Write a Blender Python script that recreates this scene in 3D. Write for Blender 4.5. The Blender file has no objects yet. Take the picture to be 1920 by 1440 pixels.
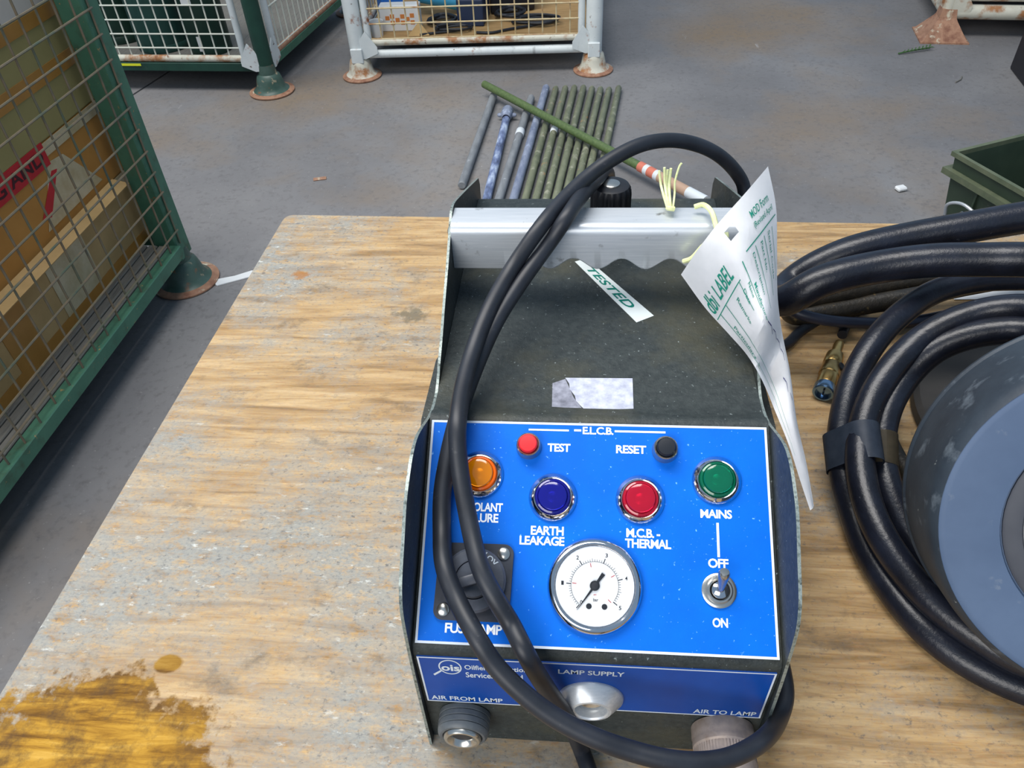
import bpy, bmesh, math, random
from mathutils import Vector, Matrix, noise as mnoise
random.seed(7)
scene = bpy.context.scene
COL = scene.collection
PI = math.pi
T = -0.80            # height of the concrete floor below the bench top (bench top is z = 0)

# ------------------------------------------------------------------ camera, sky, lights, exposure
cam_data = bpy.data.cameras.new('camera')
cam = bpy.data.objects.new('camera', cam_data)
COL.objects.link(cam)
_m = [[0.996211, -0.0185, 0.084975], [0.074824, 0.680315, -0.72909], [-0.044322, 0.732686, 0.679122]]
cam.matrix_world = Matrix(((_m[0][0], _m[0][1], _m[0][2], -0.0104), (_m[1][0], _m[1][1], _m[1][2], -0.2047),
                           (_m[2][0], _m[2][1], _m[2][2], 0.4932), (0, 0, 0, 1)))
cam_data.sensor_fit = 'HORIZONTAL'
cam_data.sensor_width = 36.0
cam_data.lens = 1466.41 / 1920.0 * 36.0
cam_data.clip_start = 0.02
scene.camera = cam

world = bpy.data.worlds.new('daylight')
scene.world = world
world.use_nodes = True
bg = world.node_tree.nodes['Background']
bg.inputs[0].default_value = (0.50, 0.72, 1.0, 1)
bg.inputs[1].default_value = 0.52

def area(name, loc, target, sx, sy, power, color):
    l = bpy.data.lights.new(name, 'AREA')
    l.shape = 'RECTANGLE'; l.size = sx; l.size_y = sy; l.energy = power; l.color = color
    o = bpy.data.objects.new(name, l); COL.objects.link(o)
    o.location = loc
    o.rotation_euler = (Vector(target) - Vector(loc)).to_track_quat('-Z', 'Y').to_euler()
    return o
area('doorway_daylight', (-2.1, -4.3, 2.7), (-0.2, 0.6, -0.2), 4.0, 2.8, 270, (1.0, 0.965, 0.92))
area('roof_light', (-1.5, 1.3, 4.3), (-0.3, 0.9, -0.4), 1.8, 4.5, 330, (1.0, 0.965, 0.92))

scene.view_settings.view_transform = 'Standard'
scene.view_settings.look = 'None'
scene.view_settings.gamma = 1.0
scene.view_settings.use_curve_mapping = False
scene.view_settings.exposure = 0.0

# ------------------------------------------------------------------ materials
def lin(c):
    c = c / 255.0
    return c / 12.92 if c <= 0.04045 else ((c + 0.055) / 1.055) ** 2.4
def C(r, g, b):
    return (lin(r), lin(g), lin(b), 1.0)

def mat(name, ramp, scale=20, detail=5, stretch=(1, 1, 1), rough=0.5, metal=0.0, bump=0.0, bscale=None,
        layers=(), trans=0.0, ior=1.45, coat=0.0, spec=0.5, sheen=0.0):
    """noise-driven colour ramp; layers = (colour, noise scale, low, high, stretch) patches painted over it"""
    m = bpy.data.materials.new(name); m.use_nodes = True
    nt = m.node_tree; N = nt.nodes; L = nt.links
    b = N['Principled BSDF']
    tc = N.new('ShaderNodeTexCoord')
    def nz(sc, det, st, off=0.0):
        mp = N.new('ShaderNodeMapping'); mp.inputs['Scale'].default_value = st
        mp.inputs['Location'].default_value = (off, off * .7, off * 1.3)
        L.new(tc.outputs['Object'], mp.inputs['Vector'])
        n = N.new('ShaderNodeTexNoise'); n.inputs['Scale'].default_value = sc; n.inputs['Detail'].default_value = det
        n.inputs['Roughness'].default_value = 0.6
        L.new(mp.outputs[0], n.inputs['Vector']); return n.outputs['Fac']
    if len(ramp) == 1:
        rgb = N.new('ShaderNodeRGB'); rgb.outputs[0].default_value = ramp[0]; col = rgb.outputs[0]
    else:
        f = nz(scale, detail, stretch)
        r = N.new('ShaderNodeValToRGB'); els = r.color_ramp.elements
        k = len(ramp)
        pos = [0.32 + 0.36 * i / (k - 1) for i in range(k)]
        els[0].position = pos[0]; els[0].color = ramp[0]
        els[1].position = pos[-1]; els[1].color = ramp[-1]
        for i in range(1, k - 1):
            e = els.new(pos[i]); e.color = ramp[i]
        L.new(f, r.inputs[0]); col = r.outputs[0]
    for i, (lc, ls, lo, hi, lst) in enumerate(layers):
        f = nz(ls, 6, lst, 3.1 * (i + 1))
        mr = N.new('ShaderNodeMapRange'); mr.inputs['From Min'].default_value = lo; mr.inputs['From Max'].default_value = hi
        L.new(f, mr.inputs['Value'])
        mx = N.new('ShaderNodeMix'); mx.data_type = 'RGBA'
        L.new(mr.outputs[0], mx.inputs['Factor']); L.new(col, mx.inputs['A']); mx.inputs['B'].default_value = lc
        col = mx.outputs['Result']
    L.new(col, b.inputs['Base Color'])
    b.inputs['Roughness'].default_value = rough; b.inputs['Metallic'].default_value = metal
    b.inputs['IOR'].default_value = ior; b.inputs['Transmission Weight'].default_value = trans
    b.inputs['Coat Weight'].default_value = coat; b.inputs['Specular IOR Level'].default_value = spec
    b.inputs['Sheen Weight'].default_value = sheen
    if bump:
        f = nz(bscale or scale, 4, stretch)
        bn = N.new('ShaderNodeBump'); bn.inputs['Strength'].default_value = bump; bn.inputs['Distance'].default_value = 0.002
        L.new(f, bn.inputs['Height']); L.new(bn.outputs[0], b.inputs['Normal'])
    return m

U1 = (1, 1, 1)
RUST = C(140, 84, 50)
M = {}
M['floor'] = mat('concrete_floor', [C(104, 103, 104), C(116, 115, 116), C(128, 127, 127)], 1.3, 9, U1, 0.72, bump=0.25, bscale=60,
                 layers=[(C(128, 110, 88), 0.9, 0.52, 0.74, U1), (C(94, 92, 92), 60, 0.52, 0.85, U1), (C(152, 150, 148), 90, 0.64, 0.76, U1), (C(160, 158, 156), 7, 0.70, 0.80, (3, 1, 1))])
M['joint'] = mat('floor_joint', [C(40, 38, 36)], rough=0.95)
M['wood'] = None
M['bench_frame'] = mat('bench_frame_timber', [C(120, 90, 55), C(150, 115, 75)], 8, 5, (8, 8, 1), 0.8)
M['case'] = mat('olive_hammered_paint', [C(40, 46, 47), C(54, 60, 60)], 240, 3, U1, 0.50, bump=0.25, bscale=420,
                layers=[(C(74, 72, 56), 14, 0.5, 0.8, U1), (C(140, 150, 150), 400, 0.655, 0.72, U1)], spec=.32)
M['case_edge'] = mat('worn_plate_edge', [C(96, 108, 104), C(140, 150, 146), C(70, 78, 74)], 300, 4, U1, 0.38, 0.35)
M['panel'] = mat('blue_panel', [C(0, 94, 200), C(0, 102, 208)], 30, 4, U1, 0.42, bump=0.03, bscale=500,
                 layers=[(C(120, 185, 245), 480, 0.665, 0.72, U1)], spec=.2)
M['panel_dark'] = mat('blue_name_plate', [C(4, 62, 142), C(6, 68, 152)], 40, 4, U1, 0.42,
                      layers=[(C(90, 120, 180), 460, 0.68, 0.75, U1)], spec=.3)  # name plate blue, set darker than the switch panel
M['print'] = mat('white_print', [C(240, 246, 252)], rough=0.6)
M['print_grey'] = mat('pale_print', [C(196, 206, 216)], rough=0.6)
M['border'] = mat('panel_border', [C(205, 214, 226)], rough=0.4)
M['alu'] = mat('brushed_aluminium', [C(186, 192, 198), C(204, 208, 212)], 30, 6, (1, 30, 30), 0.36, 0.45, bump=0.05, bscale=200,
               layers=[(C(110, 110, 110), 70, 0.63, 0.75, U1), (C(225, 228, 230), 160, 0.68, 0.74, (1, 6, 6))])
M['chrome'] = mat('chrome', [C(205, 205, 208)], rough=0.10, metal=1.0)
M['nickel'] = mat('dull_nickel', [C(176, 174, 168), C(196, 194, 188)], 60, 4, U1, 0.25, 0.95)
M['black'] = mat('black_plastic', [C(20, 21, 25), C(30, 31, 36)], 60, 4, U1, 0.42)
M['fuse'] = mat('worn_black_plastic', [C(58, 62, 72), C(86, 92, 104)], 60, 5, U1, 0.38)
M['fuse_plate'] = mat('fuse_plate_plastic', [C(34, 36, 44), C(60, 64, 74)], 50, 5, U1, 0.40)
M['red_cap'] = mat('red_cap', [C(222, 34, 40)], rough=0.4)
M['black_cap'] = mat('black_cap', [C(22, 26, 34)], rough=0.35)
def lens_mat(n, c):
    return mat(n, [c], rough=0.10, trans=0.5, coat=0.3, ior=1.45)
M['amber'] = lens_mat('amber_lens', C(255, 150, 0)); M['amber_ring'] = mat('amber_ring', [C(255, 110, 0)], rough=0.25, trans=0.2)
M['blue_lens'] = lens_mat('blue_lens', C(22, 22, 150)); M['red_lens'] = lens_mat('red_lens', C(205, 14, 50))
M['green_lens'] = lens_mat('green_lens', C(0, 118, 84))
M['dial'] = mat('gauge_dial', [C(250, 252, 255)], rough=0.5)
M['needle'] = mat('gauge_needle', [C(32, 34, 40)], rough=0.4)
M['red_print'] = mat('red_print', [C(200, 60, 60)], rough=0.5)
def thin_glass(name):
    m = bpy.data.materials.new(name); m.use_nodes = True; nt = m.node_tree; nt.nodes.clear()
    o = nt.nodes.new('ShaderNodeOutputMaterial'); mx = nt.nodes.new('ShaderNodeMixShader'); fr = nt.nodes.new('ShaderNodeFresnel'); fr.inputs[0].default_value = 1.45
    t = nt.nodes.new('ShaderNodeBsdfTransparent'); g = nt.nodes.new('ShaderNodeBsdfGlossy'); g.inputs['Roughness'].default_value = 0.03
    nt.links.new(fr.outputs[0], mx.inputs[0]); nt.links.new(t.outputs[0], mx.inputs[1]); nt.links.new(g.outputs[0], mx.inputs[2]); nt.links.new(mx.outputs[0], o.inputs[0])
    return m
M['glass'] = thin_glass('gauge_glass_thin')
M['grey_plastic'] = mat('grey_coupling', [C(70, 76, 82), C(92, 98, 102)], 80, 4, U1, 0.45)
M['dark_bore'] = mat('dark_bore', [C(40, 42, 46)], rough=0.6)
M['bronze'] = mat('dull_bronze', [C(120, 112, 112), C(150, 138, 130), C(128, 112, 100)], 60, 5, U1, 0.55, 0.25)
M['sticker'] = mat('pale_sticker', [C(206, 214, 214)], rough=0.5)
M['sticker_print'] = mat('sticker_print', [C(0, 112, 98)], rough=0.5)
M['tape'] = mat('torn_label', [C(152, 156, 174), C(196, 200, 212)], 180, 6, U1, 0.6)
M['tape_res'] = mat('label_residue', [C(96, 98, 110), C(150, 152, 166)], 160, 6, U1, 0.6)
M['rubber'] = mat('black_rubber', [C(24, 27, 34), C(34, 38, 46)], 50, 4, U1, 0.46, layers=[(C(74, 74, 76), 160, 0.66, 0.8, U1)])
M['hose'] = mat('black_hose', [C(16, 18, 26), C(26, 30, 42)], 40, 4, U1, 0.32, bump=0.14, bscale=330,
                layers=[(C(96, 100, 106), 150, 0.69, 0.80, U1)])
M['hose_pale'] = mat('faded_hose', [C(34, 38, 48), C(46, 50, 60)], 40, 4, U1, 0.42, bump=0.2, bscale=260)
M['hose_brown'] = mat('dusty_hose', [C(26, 24, 20), C(44, 38, 28)], 90, 5, U1, 0.5, bump=0.35, bscale=300,
                      layers=[(C(120, 100, 60), 150, 0.64, 0.78, U1)])
M['thin_cable'] = mat('thin_cable', [C(26, 32, 48), C(34, 40, 58)], 60, 4, U1, 0.4)
M['band'] = mat('tape_band', [C(54, 64, 80), C(68, 78, 94)], 120, 5, U1, 0.5, layers=[(C(110, 116, 124), 200, 0.66, 0.76, U1)])
M['band_brown'] = mat('brown_tape_band', [C(64, 58, 46), C(84, 76, 60)], 120, 5, U1, 0.6)
M['brass'] = mat('brass', [C(176, 140, 84), C(206, 172, 110)], 60, 4, U1, 0.28, 0.95)
M['steel_end'] = mat('plated_end', [C(120, 150, 180)], rough=0.2, metal=0.9)
M['disc_rim'] = mat('grey_rim_rubber', [C(34, 42, 52), C(48, 58, 68)], 26, 6, U1, 0.55, bump=0.2, bscale=60,
                    layers=[(C(112, 122, 132), 44, 0.58, 0.8, (1, 1, 1)), (C(170, 176, 172), 120, 0.70, 0.78, U1)])
M['disc_face'] = mat('grey_face_rubber', [C(60, 80, 108), C(70, 90, 118)], 20, 6, U1, 0.55,
                     layers=[(C(120, 128, 136), 60, 0.64, 0.85, U1)])
M['disc_dark'] = mat('dark_groove', [C(48, 52, 62), C(58, 62, 70)], 30, 5, U1, 0.55)
M['disc_back'] = mat('black_back_cap', [C(38, 37, 36), C(48, 46, 44)], 40, 5, U1, 0.6)
M['paper'] = mat('white_paper', [C(232, 234, 236), C(240, 242, 244)], 40, 4, U1, 0.7)
M['tag'] = mat('tag_paper', [C(240, 241, 243), C(248, 248, 250)], 60, 4, U1, 0.75)
M['tag_print'] = mat('tag_print', [C(20, 130, 110)], rough=0.7)
M['ink'] = mat('pen_ink', [C(52, 56, 110)], rough=0.7)
M['string'] = mat('pale_green_string', [C(208, 214, 150), C(224, 228, 182)], 120, 4, (1, 1, 4), 0.7)
M['green_paint'] = mat('chipped_green_paint', [C(58, 104, 84), C(72, 118, 96)], 12, 5, U1, 0.5,
                       layers=[(C(60, 84, 66), 26, 0.54, 0.75, U1), (C(150, 130, 84), 60, 0.655, 0.70, U1), (RUST, 34, 0.68, 0.76, U1)])
M['green_dark'] = mat('dark_green_paint', [C(18, 52, 44), C(26, 66, 54)], 14, 5, U1, 0.5,
                      layers=[(C(140, 130, 100), 50, 0.70, 0.76, U1)])
M['green_foot'] = mat('scuffed_green_foot', [C(50, 76, 66), C(72, 94, 86)], 18, 6, U1, 0.42,
                      layers=[(C(150, 140, 116), 40, 0.62, 0.70, U1), (RUST, 26, 0.60, 0.72, U1)])
M['white_paint'] = mat('rusty_white_paint', [C(188, 196, 198), C(206, 212, 212)], 10, 5, U1, 0.5,
                       layers=[(RUST, 16, 0.60, 0.70, U1), (C(112, 112, 112), 22, 0.60, 0.76, (1, 1, .15)), (C(96, 78, 66), 50, 0.66, 0.73, U1)])
M['white_rust'] = mat('very_rusty_white_paint', [C(176, 174, 160), C(196, 194, 180)], 12, 5, U1, 0.55,
                      layers=[(C(150, 104, 66), 16, 0.48, 0.62, U1), (C(110, 66, 44), 30, 0.62, 0.70, U1)])
M['rust'] = mat('rusty_steel', [C(128, 92, 72), C(158, 120, 96), C(120, 80, 62)], 20, 6, U1, 0.7,
                layers=[(C(190, 182, 160), 24, 0.60, 0.68, U1)])
M['wire_green'] = mat('greenish_wire', [C(88, 100, 84), C(122, 108, 88), C(76, 90, 82)], 12, 5, U1, 0.5, 0.2)
M['wire_white'] = mat('white_wire', [C(186, 192, 184), C(200, 200, 186)], 12, 5, U1, 0.5)
M['wire_rust'] = mat('rusty_wire', [C(170, 146, 104), C(190, 176, 140), C(150, 108, 70)], 12, 5, U1, 0.55)
M['plank'] = mat('grey_plank', [C(92, 92, 88), C(118, 116, 110), C(104, 100, 92)], 10, 6, (14, 1, 14), 0.85, bump=0.2, bscale=20)
M['card'] = mat('cardboard', [C(168, 138, 90), C(188, 156, 106)], 9, 5, U1, 0.8, layers=[(C(190, 160, 112), 7, 0.55, 0.75, U1)])
M['card_orange'] = mat('brown_carton', [C(172, 118, 50), C(190, 136, 66)], 6, 5, U1, 0.75)
M['card_olive'] = mat('khaki_carton', [C(146, 134, 84), C(158, 146, 94)], 6, 5, U1, 0.8)
M['card_tape'] = mat('brown_parcel_tape', [C(160, 112, 48), C(176, 126, 60)], 12, 5, U1, 0.35)
M['clear_tape'] = mat('pale_parcel_tape', [C(178, 160, 122), C(198, 184, 152)], 20, 5, U1, 0.25)
M['card_white'] = mat('white_carton', [C(196, 186, 176), C(206, 198, 188)], 6, 4, U1, 0.8)
M['red_tape'] = mat('red_tape', [C(176, 18, 32), C(192, 26, 40)], 20, 4, U1, 0.4)
M['tape_print'] = mat('dark_tape_print', [C(60, 10, 24)], rough=0.5)
M['teal_can'] = mat('green_canister', [C(32, 68, 62), C(44, 82, 76)], 8, 5, (4, 4, 1), 0.5)
M['can_dark'] = mat('dark_green_canister', [C(18, 46, 38), C(26, 58, 48)], 8, 5, U1, 0.5)
M['yellow'] = mat('yellow_sticker', [C(206, 210, 40)], rough=0.5)
M['tan_floor'] = mat('worn_ply_floor', [C(150, 120, 78), C(170, 138, 92), C(140, 108, 68)], 6, 6, (1, 6, 1), 0.8)
M['orange_print'] = mat('orange_print', [C(206, 128, 66)], rough=0.6)
M['blue_item'] = mat('blue_plastic', [C(44, 116, 206)], rough=0.5)
M['cyan_item'] = mat('pale_blue_plastic', [C(60, 150, 190)], rough=0.5)
M['navy_item'] = mat('navy_plastic', [C(36, 50, 78)], rough=0.5)
M['greygreen_item'] = mat('grey_green_cloth', [C(92, 108, 92)], rough=0.8)
M['white_item'] = mat('white_plastic', [C(220, 222, 222)], rough=0.5)
M['rod_olive'] = mat('olive_rod', [C(92, 98, 78), C(116, 120, 98)], 16, 5, (4, 1, 4), 0.6,
                     layers=[(C(150, 150, 132), 30, 0.56, 0.70, U1), (C(160, 120, 78), 26, 0.66, 0.72, U1)])
M['rod_grey'] = mat('grey_rod', [C(108, 112, 116), C(132, 136, 140)], 16, 5, (4, 1, 4), 0.65,
                    layers=[(C(160, 120, 70), 16, 0.66, 0.75, U1), (C(180, 184, 190), 40, 0.64, 0.74, U1)])
M['rod_blue'] = mat('blue_grey_rod', [C(100, 110, 134), C(140, 148, 166)], 16, 5, (4, 1, 4), 0.6,
                    layers=[(C(170, 182, 206), 26, 0.60, 0.72, U1)])
M['rod_mixed'] = mat('blue_white_rod', [C(60, 70, 92), C(110, 124, 160), C(180, 194, 214)], 14, 6, (3, 1, 3), 0.6)
M['bamboo'] = mat('green_pole', [C(70, 90, 52), C(90, 108, 66)], 20, 5, (6, 6, 6), 0.55, layers=[(C(112, 124, 76), 40, 0.62, 0.75, U1)])
M['stripe_red'] = mat('faded_red_tape', [C(196, 112, 92)], rough=0.6)
M['stripe_white'] = mat('white_tape', [C(206, 212, 216)], rough=0.6)
M['stripe_tan'] = mat('tan_tape', [C(176, 146, 124)], rough=0.6)
M['crate'] = mat('dark_green_crate', [C(44, 58, 46), C(54, 68, 54)], 12, 5, U1, 0.5)
M['crate_rim'] = mat('worn_crate_rim', [C(78, 88, 68), C(98, 104, 82)], 24, 5, U1, 0.55)
M['case_black'] = mat('black_box', [C(22, 22, 28), C(28, 28, 34)], 20, 4, U1, 0.5)
M['leaf'] = mat('green_sprig', [C(52, 84, 48), C(74, 104, 58)], 60, 5, U1, 0.6)

# bench top: pale orange softwood with worn grey film, dark marks and one oily patch with its own outline
def bench_wood():
    m = bpy.data.materials.new('worn_bench_wood'); m.use_nodes = True
    nt = m.node_tree; N = nt.nodes; L = nt.links; b = N['Principled BSDF']
    tc = N.new('ShaderNodeTexCoord')
    def noise(sc, det, st, off=0, rough=.6, dist=0):
        mp = N.new('ShaderNodeMapping'); mp.inputs['Scale'].default_value = st; mp.inputs['Location'].default_value = (off, off * .6, 0)
        L.new(tc.outputs['Object'], mp.inputs['Vector'])
        n = N.new('ShaderNodeTexNoise'); n.inputs['Scale'].default_value = sc; n.inputs['Detail'].default_value = det
        n.inputs['Roughness'].default_value = rough; n.inputs['Distortion'].default_value = dist
        L.new(mp.outputs[0], n.inputs['Vector']); return n.outputs['Fac']
    def ramp(f, stops):
        r = N.new('ShaderNodeValToRGB'); e = r.color_ramp.elements
        e[0].position, e[0].color = stops[0]; e[1].position, e[1].color = stops[-1]
        for p, c in stops[1:-1]:
            x = e.new(p); x.color = c
        L.new(f, r.inputs[0]); return r.outputs[0]
    def rng(f, lo, hi, a=0., z=1.):
        r = N.new('ShaderNodeMapRange'); r.inputs['From Min'].default_value = lo; r.inputs['From Max'].default_value = hi
        r.inputs['To Min'].default_value = a; r.inputs['To Max'].default_value = z
        L.new(f, r.inputs['Value']); return r.outputs[0]
    def mix(f, a, c, kind='MIX'):
        x = N.new('ShaderNodeMix'); x.data_type = 'RGBA'; x.blend_type = kind
        L.new(f, x.inputs['Factor']); L.new(a, x.inputs['A'])
        if isinstance(c, tuple): x.inputs['B'].default_value = c
        else: L.new(c, x.inputs['B'])
        return x.outputs['Result']
    def math_(op, a, c):
        x = N.new('ShaderNodeMath'); x.operation = op
        for i, v in enumerate((a, c)):
            if isinstance(v, (int, float)): x.inputs[i].default_value = v
            else: L.new(v, x.inputs[i])
        return x.outputs[0]
    grain = noise(9, 9, (1.0, 11, 1), 0, .66, .6)
    col = ramp(grain, [(0.34, C(124, 94, 50)), (0.45, C(158, 125, 78)), (0.55, C(176, 145, 98)), (0.68, C(192, 163, 118))])
    fine = noise(70, 5, (1, 9, 1), 5)
    col = mix(rng(fine, .52, .74, 0, .6), col, C(150, 100, 54))
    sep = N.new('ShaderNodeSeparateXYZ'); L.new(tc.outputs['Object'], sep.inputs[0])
    left_sheen = rng(math_('ADD', sep.outputs[0], math_('MULTIPLY', sep.outputs[1], .45)), .12, -.34)      # greyer leftward: sky sheen painted into the colour, on top of real wear
    # worn grey film plus the painted left-end sheen, in clouds, broken up finely
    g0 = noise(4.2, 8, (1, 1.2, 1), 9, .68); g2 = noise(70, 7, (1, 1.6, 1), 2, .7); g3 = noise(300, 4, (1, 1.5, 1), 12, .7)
    cloud = rng(math_('ADD', g0, math_('MULTIPLY', math_('SUBTRACT', left_sheen, .55), .16)), .42, .58)
    wear_sheen = math_('MULTIPLY', math_('ADD', math_('MULTIPLY', cloud, .85), .12), rng(g2, .34, .52))
    col = mix(math_('MULTIPLY', wear_sheen, .90), col, C(140, 143, 139))
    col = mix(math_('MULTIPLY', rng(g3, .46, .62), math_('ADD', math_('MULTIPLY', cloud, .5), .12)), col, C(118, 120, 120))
    d2 = noise(190, 5, (1, 1.3, 1), 4, .7)
    col = mix(math_('MULTIPLY', rng(d2, .56, .68), rng(g0, .38, .56, .2, .8)), col, C(74, 76, 80))
    # dark marks
    dk = noise(18, 8, (1, 1.3, 1), 17, .7)
    col = mix(rng(dk, .56, .70, 0, .75), col, C(92, 80, 66))
    ws = noise(70, 5, (1, 2.2, 1), 21, .7)
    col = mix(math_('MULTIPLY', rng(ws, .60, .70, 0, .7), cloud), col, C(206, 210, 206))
    # oily patch (its own outline, lower-left of the bench)
    wob = noise(34, 6, U1, 30); wob2 = noise(120, 5, U1, 33)
    dx = math_('DIVIDE', math_('ADD', sep.outputs[0], 0.318), 0.098)
    dy = math_('DIVIDE', math_('ADD', sep.outputs[1], 0.060), 0.088)
    dist = math_('SQRT', math_('ADD', math_('MULTIPLY', dx, dx), math_('MULTIPLY', dy, dy)), 0)
    dist = math_('ADD', dist, math_('MULTIPLY', math_('SUBTRACT', wob, .5), .9))
    dist = math_('ADD', dist, math_('MULTIPLY', math_('SUBTRACT', wob2, .5), .55))
    dx2 = math_('DIVIDE', math_('ADD', sep.outputs[0], 0.2868), 0.010)
    dy2 = math_('DIVIDE', math_('ADD', sep.outputs[1], -0.0375), 0.007)
    dist2 = math_('ADD', math_('SQRT', math_('ADD', math_('MULTIPLY', dx2, dx2), math_('MULTIPLY', dy2, dy2)), 0),
                  math_('MULTIPLY', math_('SUBTRACT', wob, .5), .8))
    patch = math_('MAXIMUM', rng(dist, 1.06, .94), rng(dist2, 1.1, .9))
    wet = ramp(noise(11, 9, (1.0, 9, 1), 6, .66, .8), [(0.36, C(98, 66, 20)), (0.46, C(144, 104, 34)), (0.56, C(172, 130, 46)), (0.68, C(190, 150, 68))])
    wet = mix(rng(noise(42, 8, U1, 40, .7), .46, .62, 0, .75), wet, C(78, 58, 38))
    wet = mix(rng(dist, .74, 1.0, 0, .45), wet, C(96, 68, 36))
    col = mix(patch, col, wet)
    # two small old marks
    for (mx, my, r, c) in ((-0.321, 0.4976, .011, C(150, 96, 30)), (-0.1825, 0.4275, .016, C(96, 88, 70))):
        ex = math_('DIVIDE', math_('SUBTRACT', sep.outputs[0], mx), r); ey = math_('DIVIDE', math_('SUBTRACT', sep.outputs[1], my), r * .8)
        q = math_('ADD', math_('SQRT', math_('ADD', math_('MULTIPLY', ex, ex), math_('MULTIPLY', ey, ey)), 0),
                  math_('MULTIPLY', math_('SUBTRACT', wob2, .5), 3.0))
        col = mix(rng(q, 1.2, .5, 0, .75), col, c)
    L.new(col, b.inputs['Base Color'])
    rr = rng(patch, 0, 1, .58, .62); L.new(rr, b.inputs['Roughness']); L.new(rng(patch, 0, 1, .34, .10), b.inputs['Specular IOR Level'])
    bn = N.new('ShaderNodeBump'); bn.inputs['Strength'].default_value = .22; bn.inputs['Distance'].default_value = .001
    L.new(math_('ADD', grain, math_('MULTIPLY', g2, .5)), bn.inputs['Height']); L.new(bn.outputs[0], b.inputs['Normal'])
    return m
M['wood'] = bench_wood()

# ------------------------------------------------------------------ object helpers
WM = {}      # world matrix of every parent we make (no rotation/scale on parents)
def thing(name, label, cat, loc, group=None):
    o = bpy.data.objects.new(name, None); COL.objects.link(o)
    o.empty_display_size = 0.05
    o.location = loc; o['label'] = label; o['category'] = cat
    if group: o['group'] = group
    WM[o.name] = Matrix.Translation(loc)
    return o
def obj(name, bm, material, parent=None, smooth=True, label=None, kind=None, mats=None):
    """link one mesh object; its vertices are given in world metres"""
    me = bpy.data.meshes.new(name)
    bmesh.ops.recalc_face_normals(bm, faces=bm.faces)
    if parent is None:
        xs = [v.co for v in bm.verts]
        org = Vector((sum(v.x for v in xs) / len(xs), sum(v.y for v in xs) / len(xs), min(v.z for v in xs)))
    else:
        org = Vector((0, 0, 0))
    for v in bm.verts: v.co -= org
    if smooth:
        for f in bm.faces: f.smooth = True
        for e in bm.edges:
            if len(e.link_faces) == 2 and e.calc_face_angle(0) > 0.6: e.smooth = False
    bm.to_mesh(me); bm.free()
    me.materials.append(M[material] if isinstance(material, str) else material)
    for x in (mats or []): me.materials.append(M[x])
    o = bpy.data.objects.new(name, me); COL.objects.link(o)
    if parent is None:
        o.location = org; WM[o.name] = Matrix.Translation(org)
    else:
        o.parent = parent; o.matrix_parent_inverse = WM[parent.name].inverted(); WM[o.name] = Matrix.Identity(4)
    if label: o['label'] = label
    if kind: o['kind'] = kind
    return o
def tag(o, label, cat, group=None):
    o['label'] = label; o['category'] = cat
    if group: o['group'] = group
    return o
V = Vector
def nb(): return bmesh.new()

def add_box(bm, c, s, axes=None, bevel=0.0, seg=1):
    """box centred at c with full sizes s along axes (3 vectors)"""
    ax = axes or (V((1, 0, 0)), V((0, 1, 0)), V((0, 0, 1)))
    c = V(c); tmp = bmesh.new()
    vs = []
    for i in (-.5, .5):
        for j in (-.5, .5):
            for k in (-.5, .5):
                vs.append(tmp.verts.new(c + ax[0] * (i * s[0]) + ax[1] * (j * s[1]) + ax[2] * (k * s[2])))
    for f in ((0, 1, 3, 2), (4, 6, 7, 5), (0, 4, 5, 1), (2, 3, 7, 6), (0, 2, 6, 4), (1, 5, 7, 3)):
        tmp.faces.new([vs[i] for i in f])
    if bevel: bmesh.ops.bevel(tmp, geom=list(tmp.edges), offset=bevel, segments=seg, profile=.5, affect='EDGES')
    merge(bm, tmp)
def merge(bm, tmp):
    mp = {}
    for v in tmp.verts: mp[v] = bm.verts.new(v.co)
    for f in tmp.faces:
        try:
            nf = bm.faces.new([mp[v] for v in f.verts]); nf.material_index = f.material_index
        except ValueError: pass
    tmp.free()
def frame_of(n):
    n = V(n).normalized()
    a = V((0, 0, 1)) if abs(n.z) < .9 else V((1, 0, 0))
    x = a.cross(n).normalized(); y = n.cross(x)
    return x, y, n
def add_lathe(bm, c, axis, prof, seg=32, x=None):
    """profile = [(radius, height)], swept about axis from c"""
    c = V(c)
    fx, fy, fz = frame_of(axis)
    if x is not None:
        fz = V(axis).normalized(); fx = (V(x) - fz * V(x).dot(fz)).normalized(); fy = fz.cross(fx)
    rings = []
    for r, h in prof:
        if r < 1e-6: rings.append([bm.verts.new(c + fz * h)])
        else: rings.append([bm.verts.new(c + fz * h + (fx * math.cos(2 * PI * i / seg) + fy * math.sin(2 * PI * i / seg)) * r) for i in range(seg)])
    for a, b in zip(rings, rings[1:]):
        if len(a) == 1 and len(b) == 1: continue
        for i in range(seg):
            j = (i + 1) % seg
            if len(a) == 1: bm.faces.new((a[0], b[i], b[j]))
            elif len(b) == 1: bm.faces.new((a[i], a[j], b[0]))
            else: bm.faces.new((a[i], a[j], b[j], b[i]))
def smooth_path(pts, n=6):
    """Catmull-Rom (centripetal-ish) through the points"""
    P = [V(p) for p in pts]; out = []
    for i in range(len(P) - 1):
        p0 = P[i - 1] if i else P[0] * 2 - P[1]; p1 = P[i]; p2 = P[i + 1]
        p3 = P[i + 2] if i + 2 < len(P) else P[-1] * 2 - P[-2]
        d = (p2 - p1).length
        m1 = (p2 - p0); m2 = (p3 - p1)
        m1 = m1 * (d / max(1e-9, (p2 - p1).length + (p1 - p0).length)); m2 = m2 * (d / max(1e-9, (p3 - p2).length + d))
        for k in range(n):
            t = k / n; t2 = t * t; t3 = t2 * t
            out.append(p1 * (2 * t3 - 3 * t2 + 1) + m1 * (t3 - 2 * t2 + t) + p2 * (-2 * t3 + 3 * t2) + m2 * (t3 - t2))
    out.append(P[-1]); return out
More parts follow.
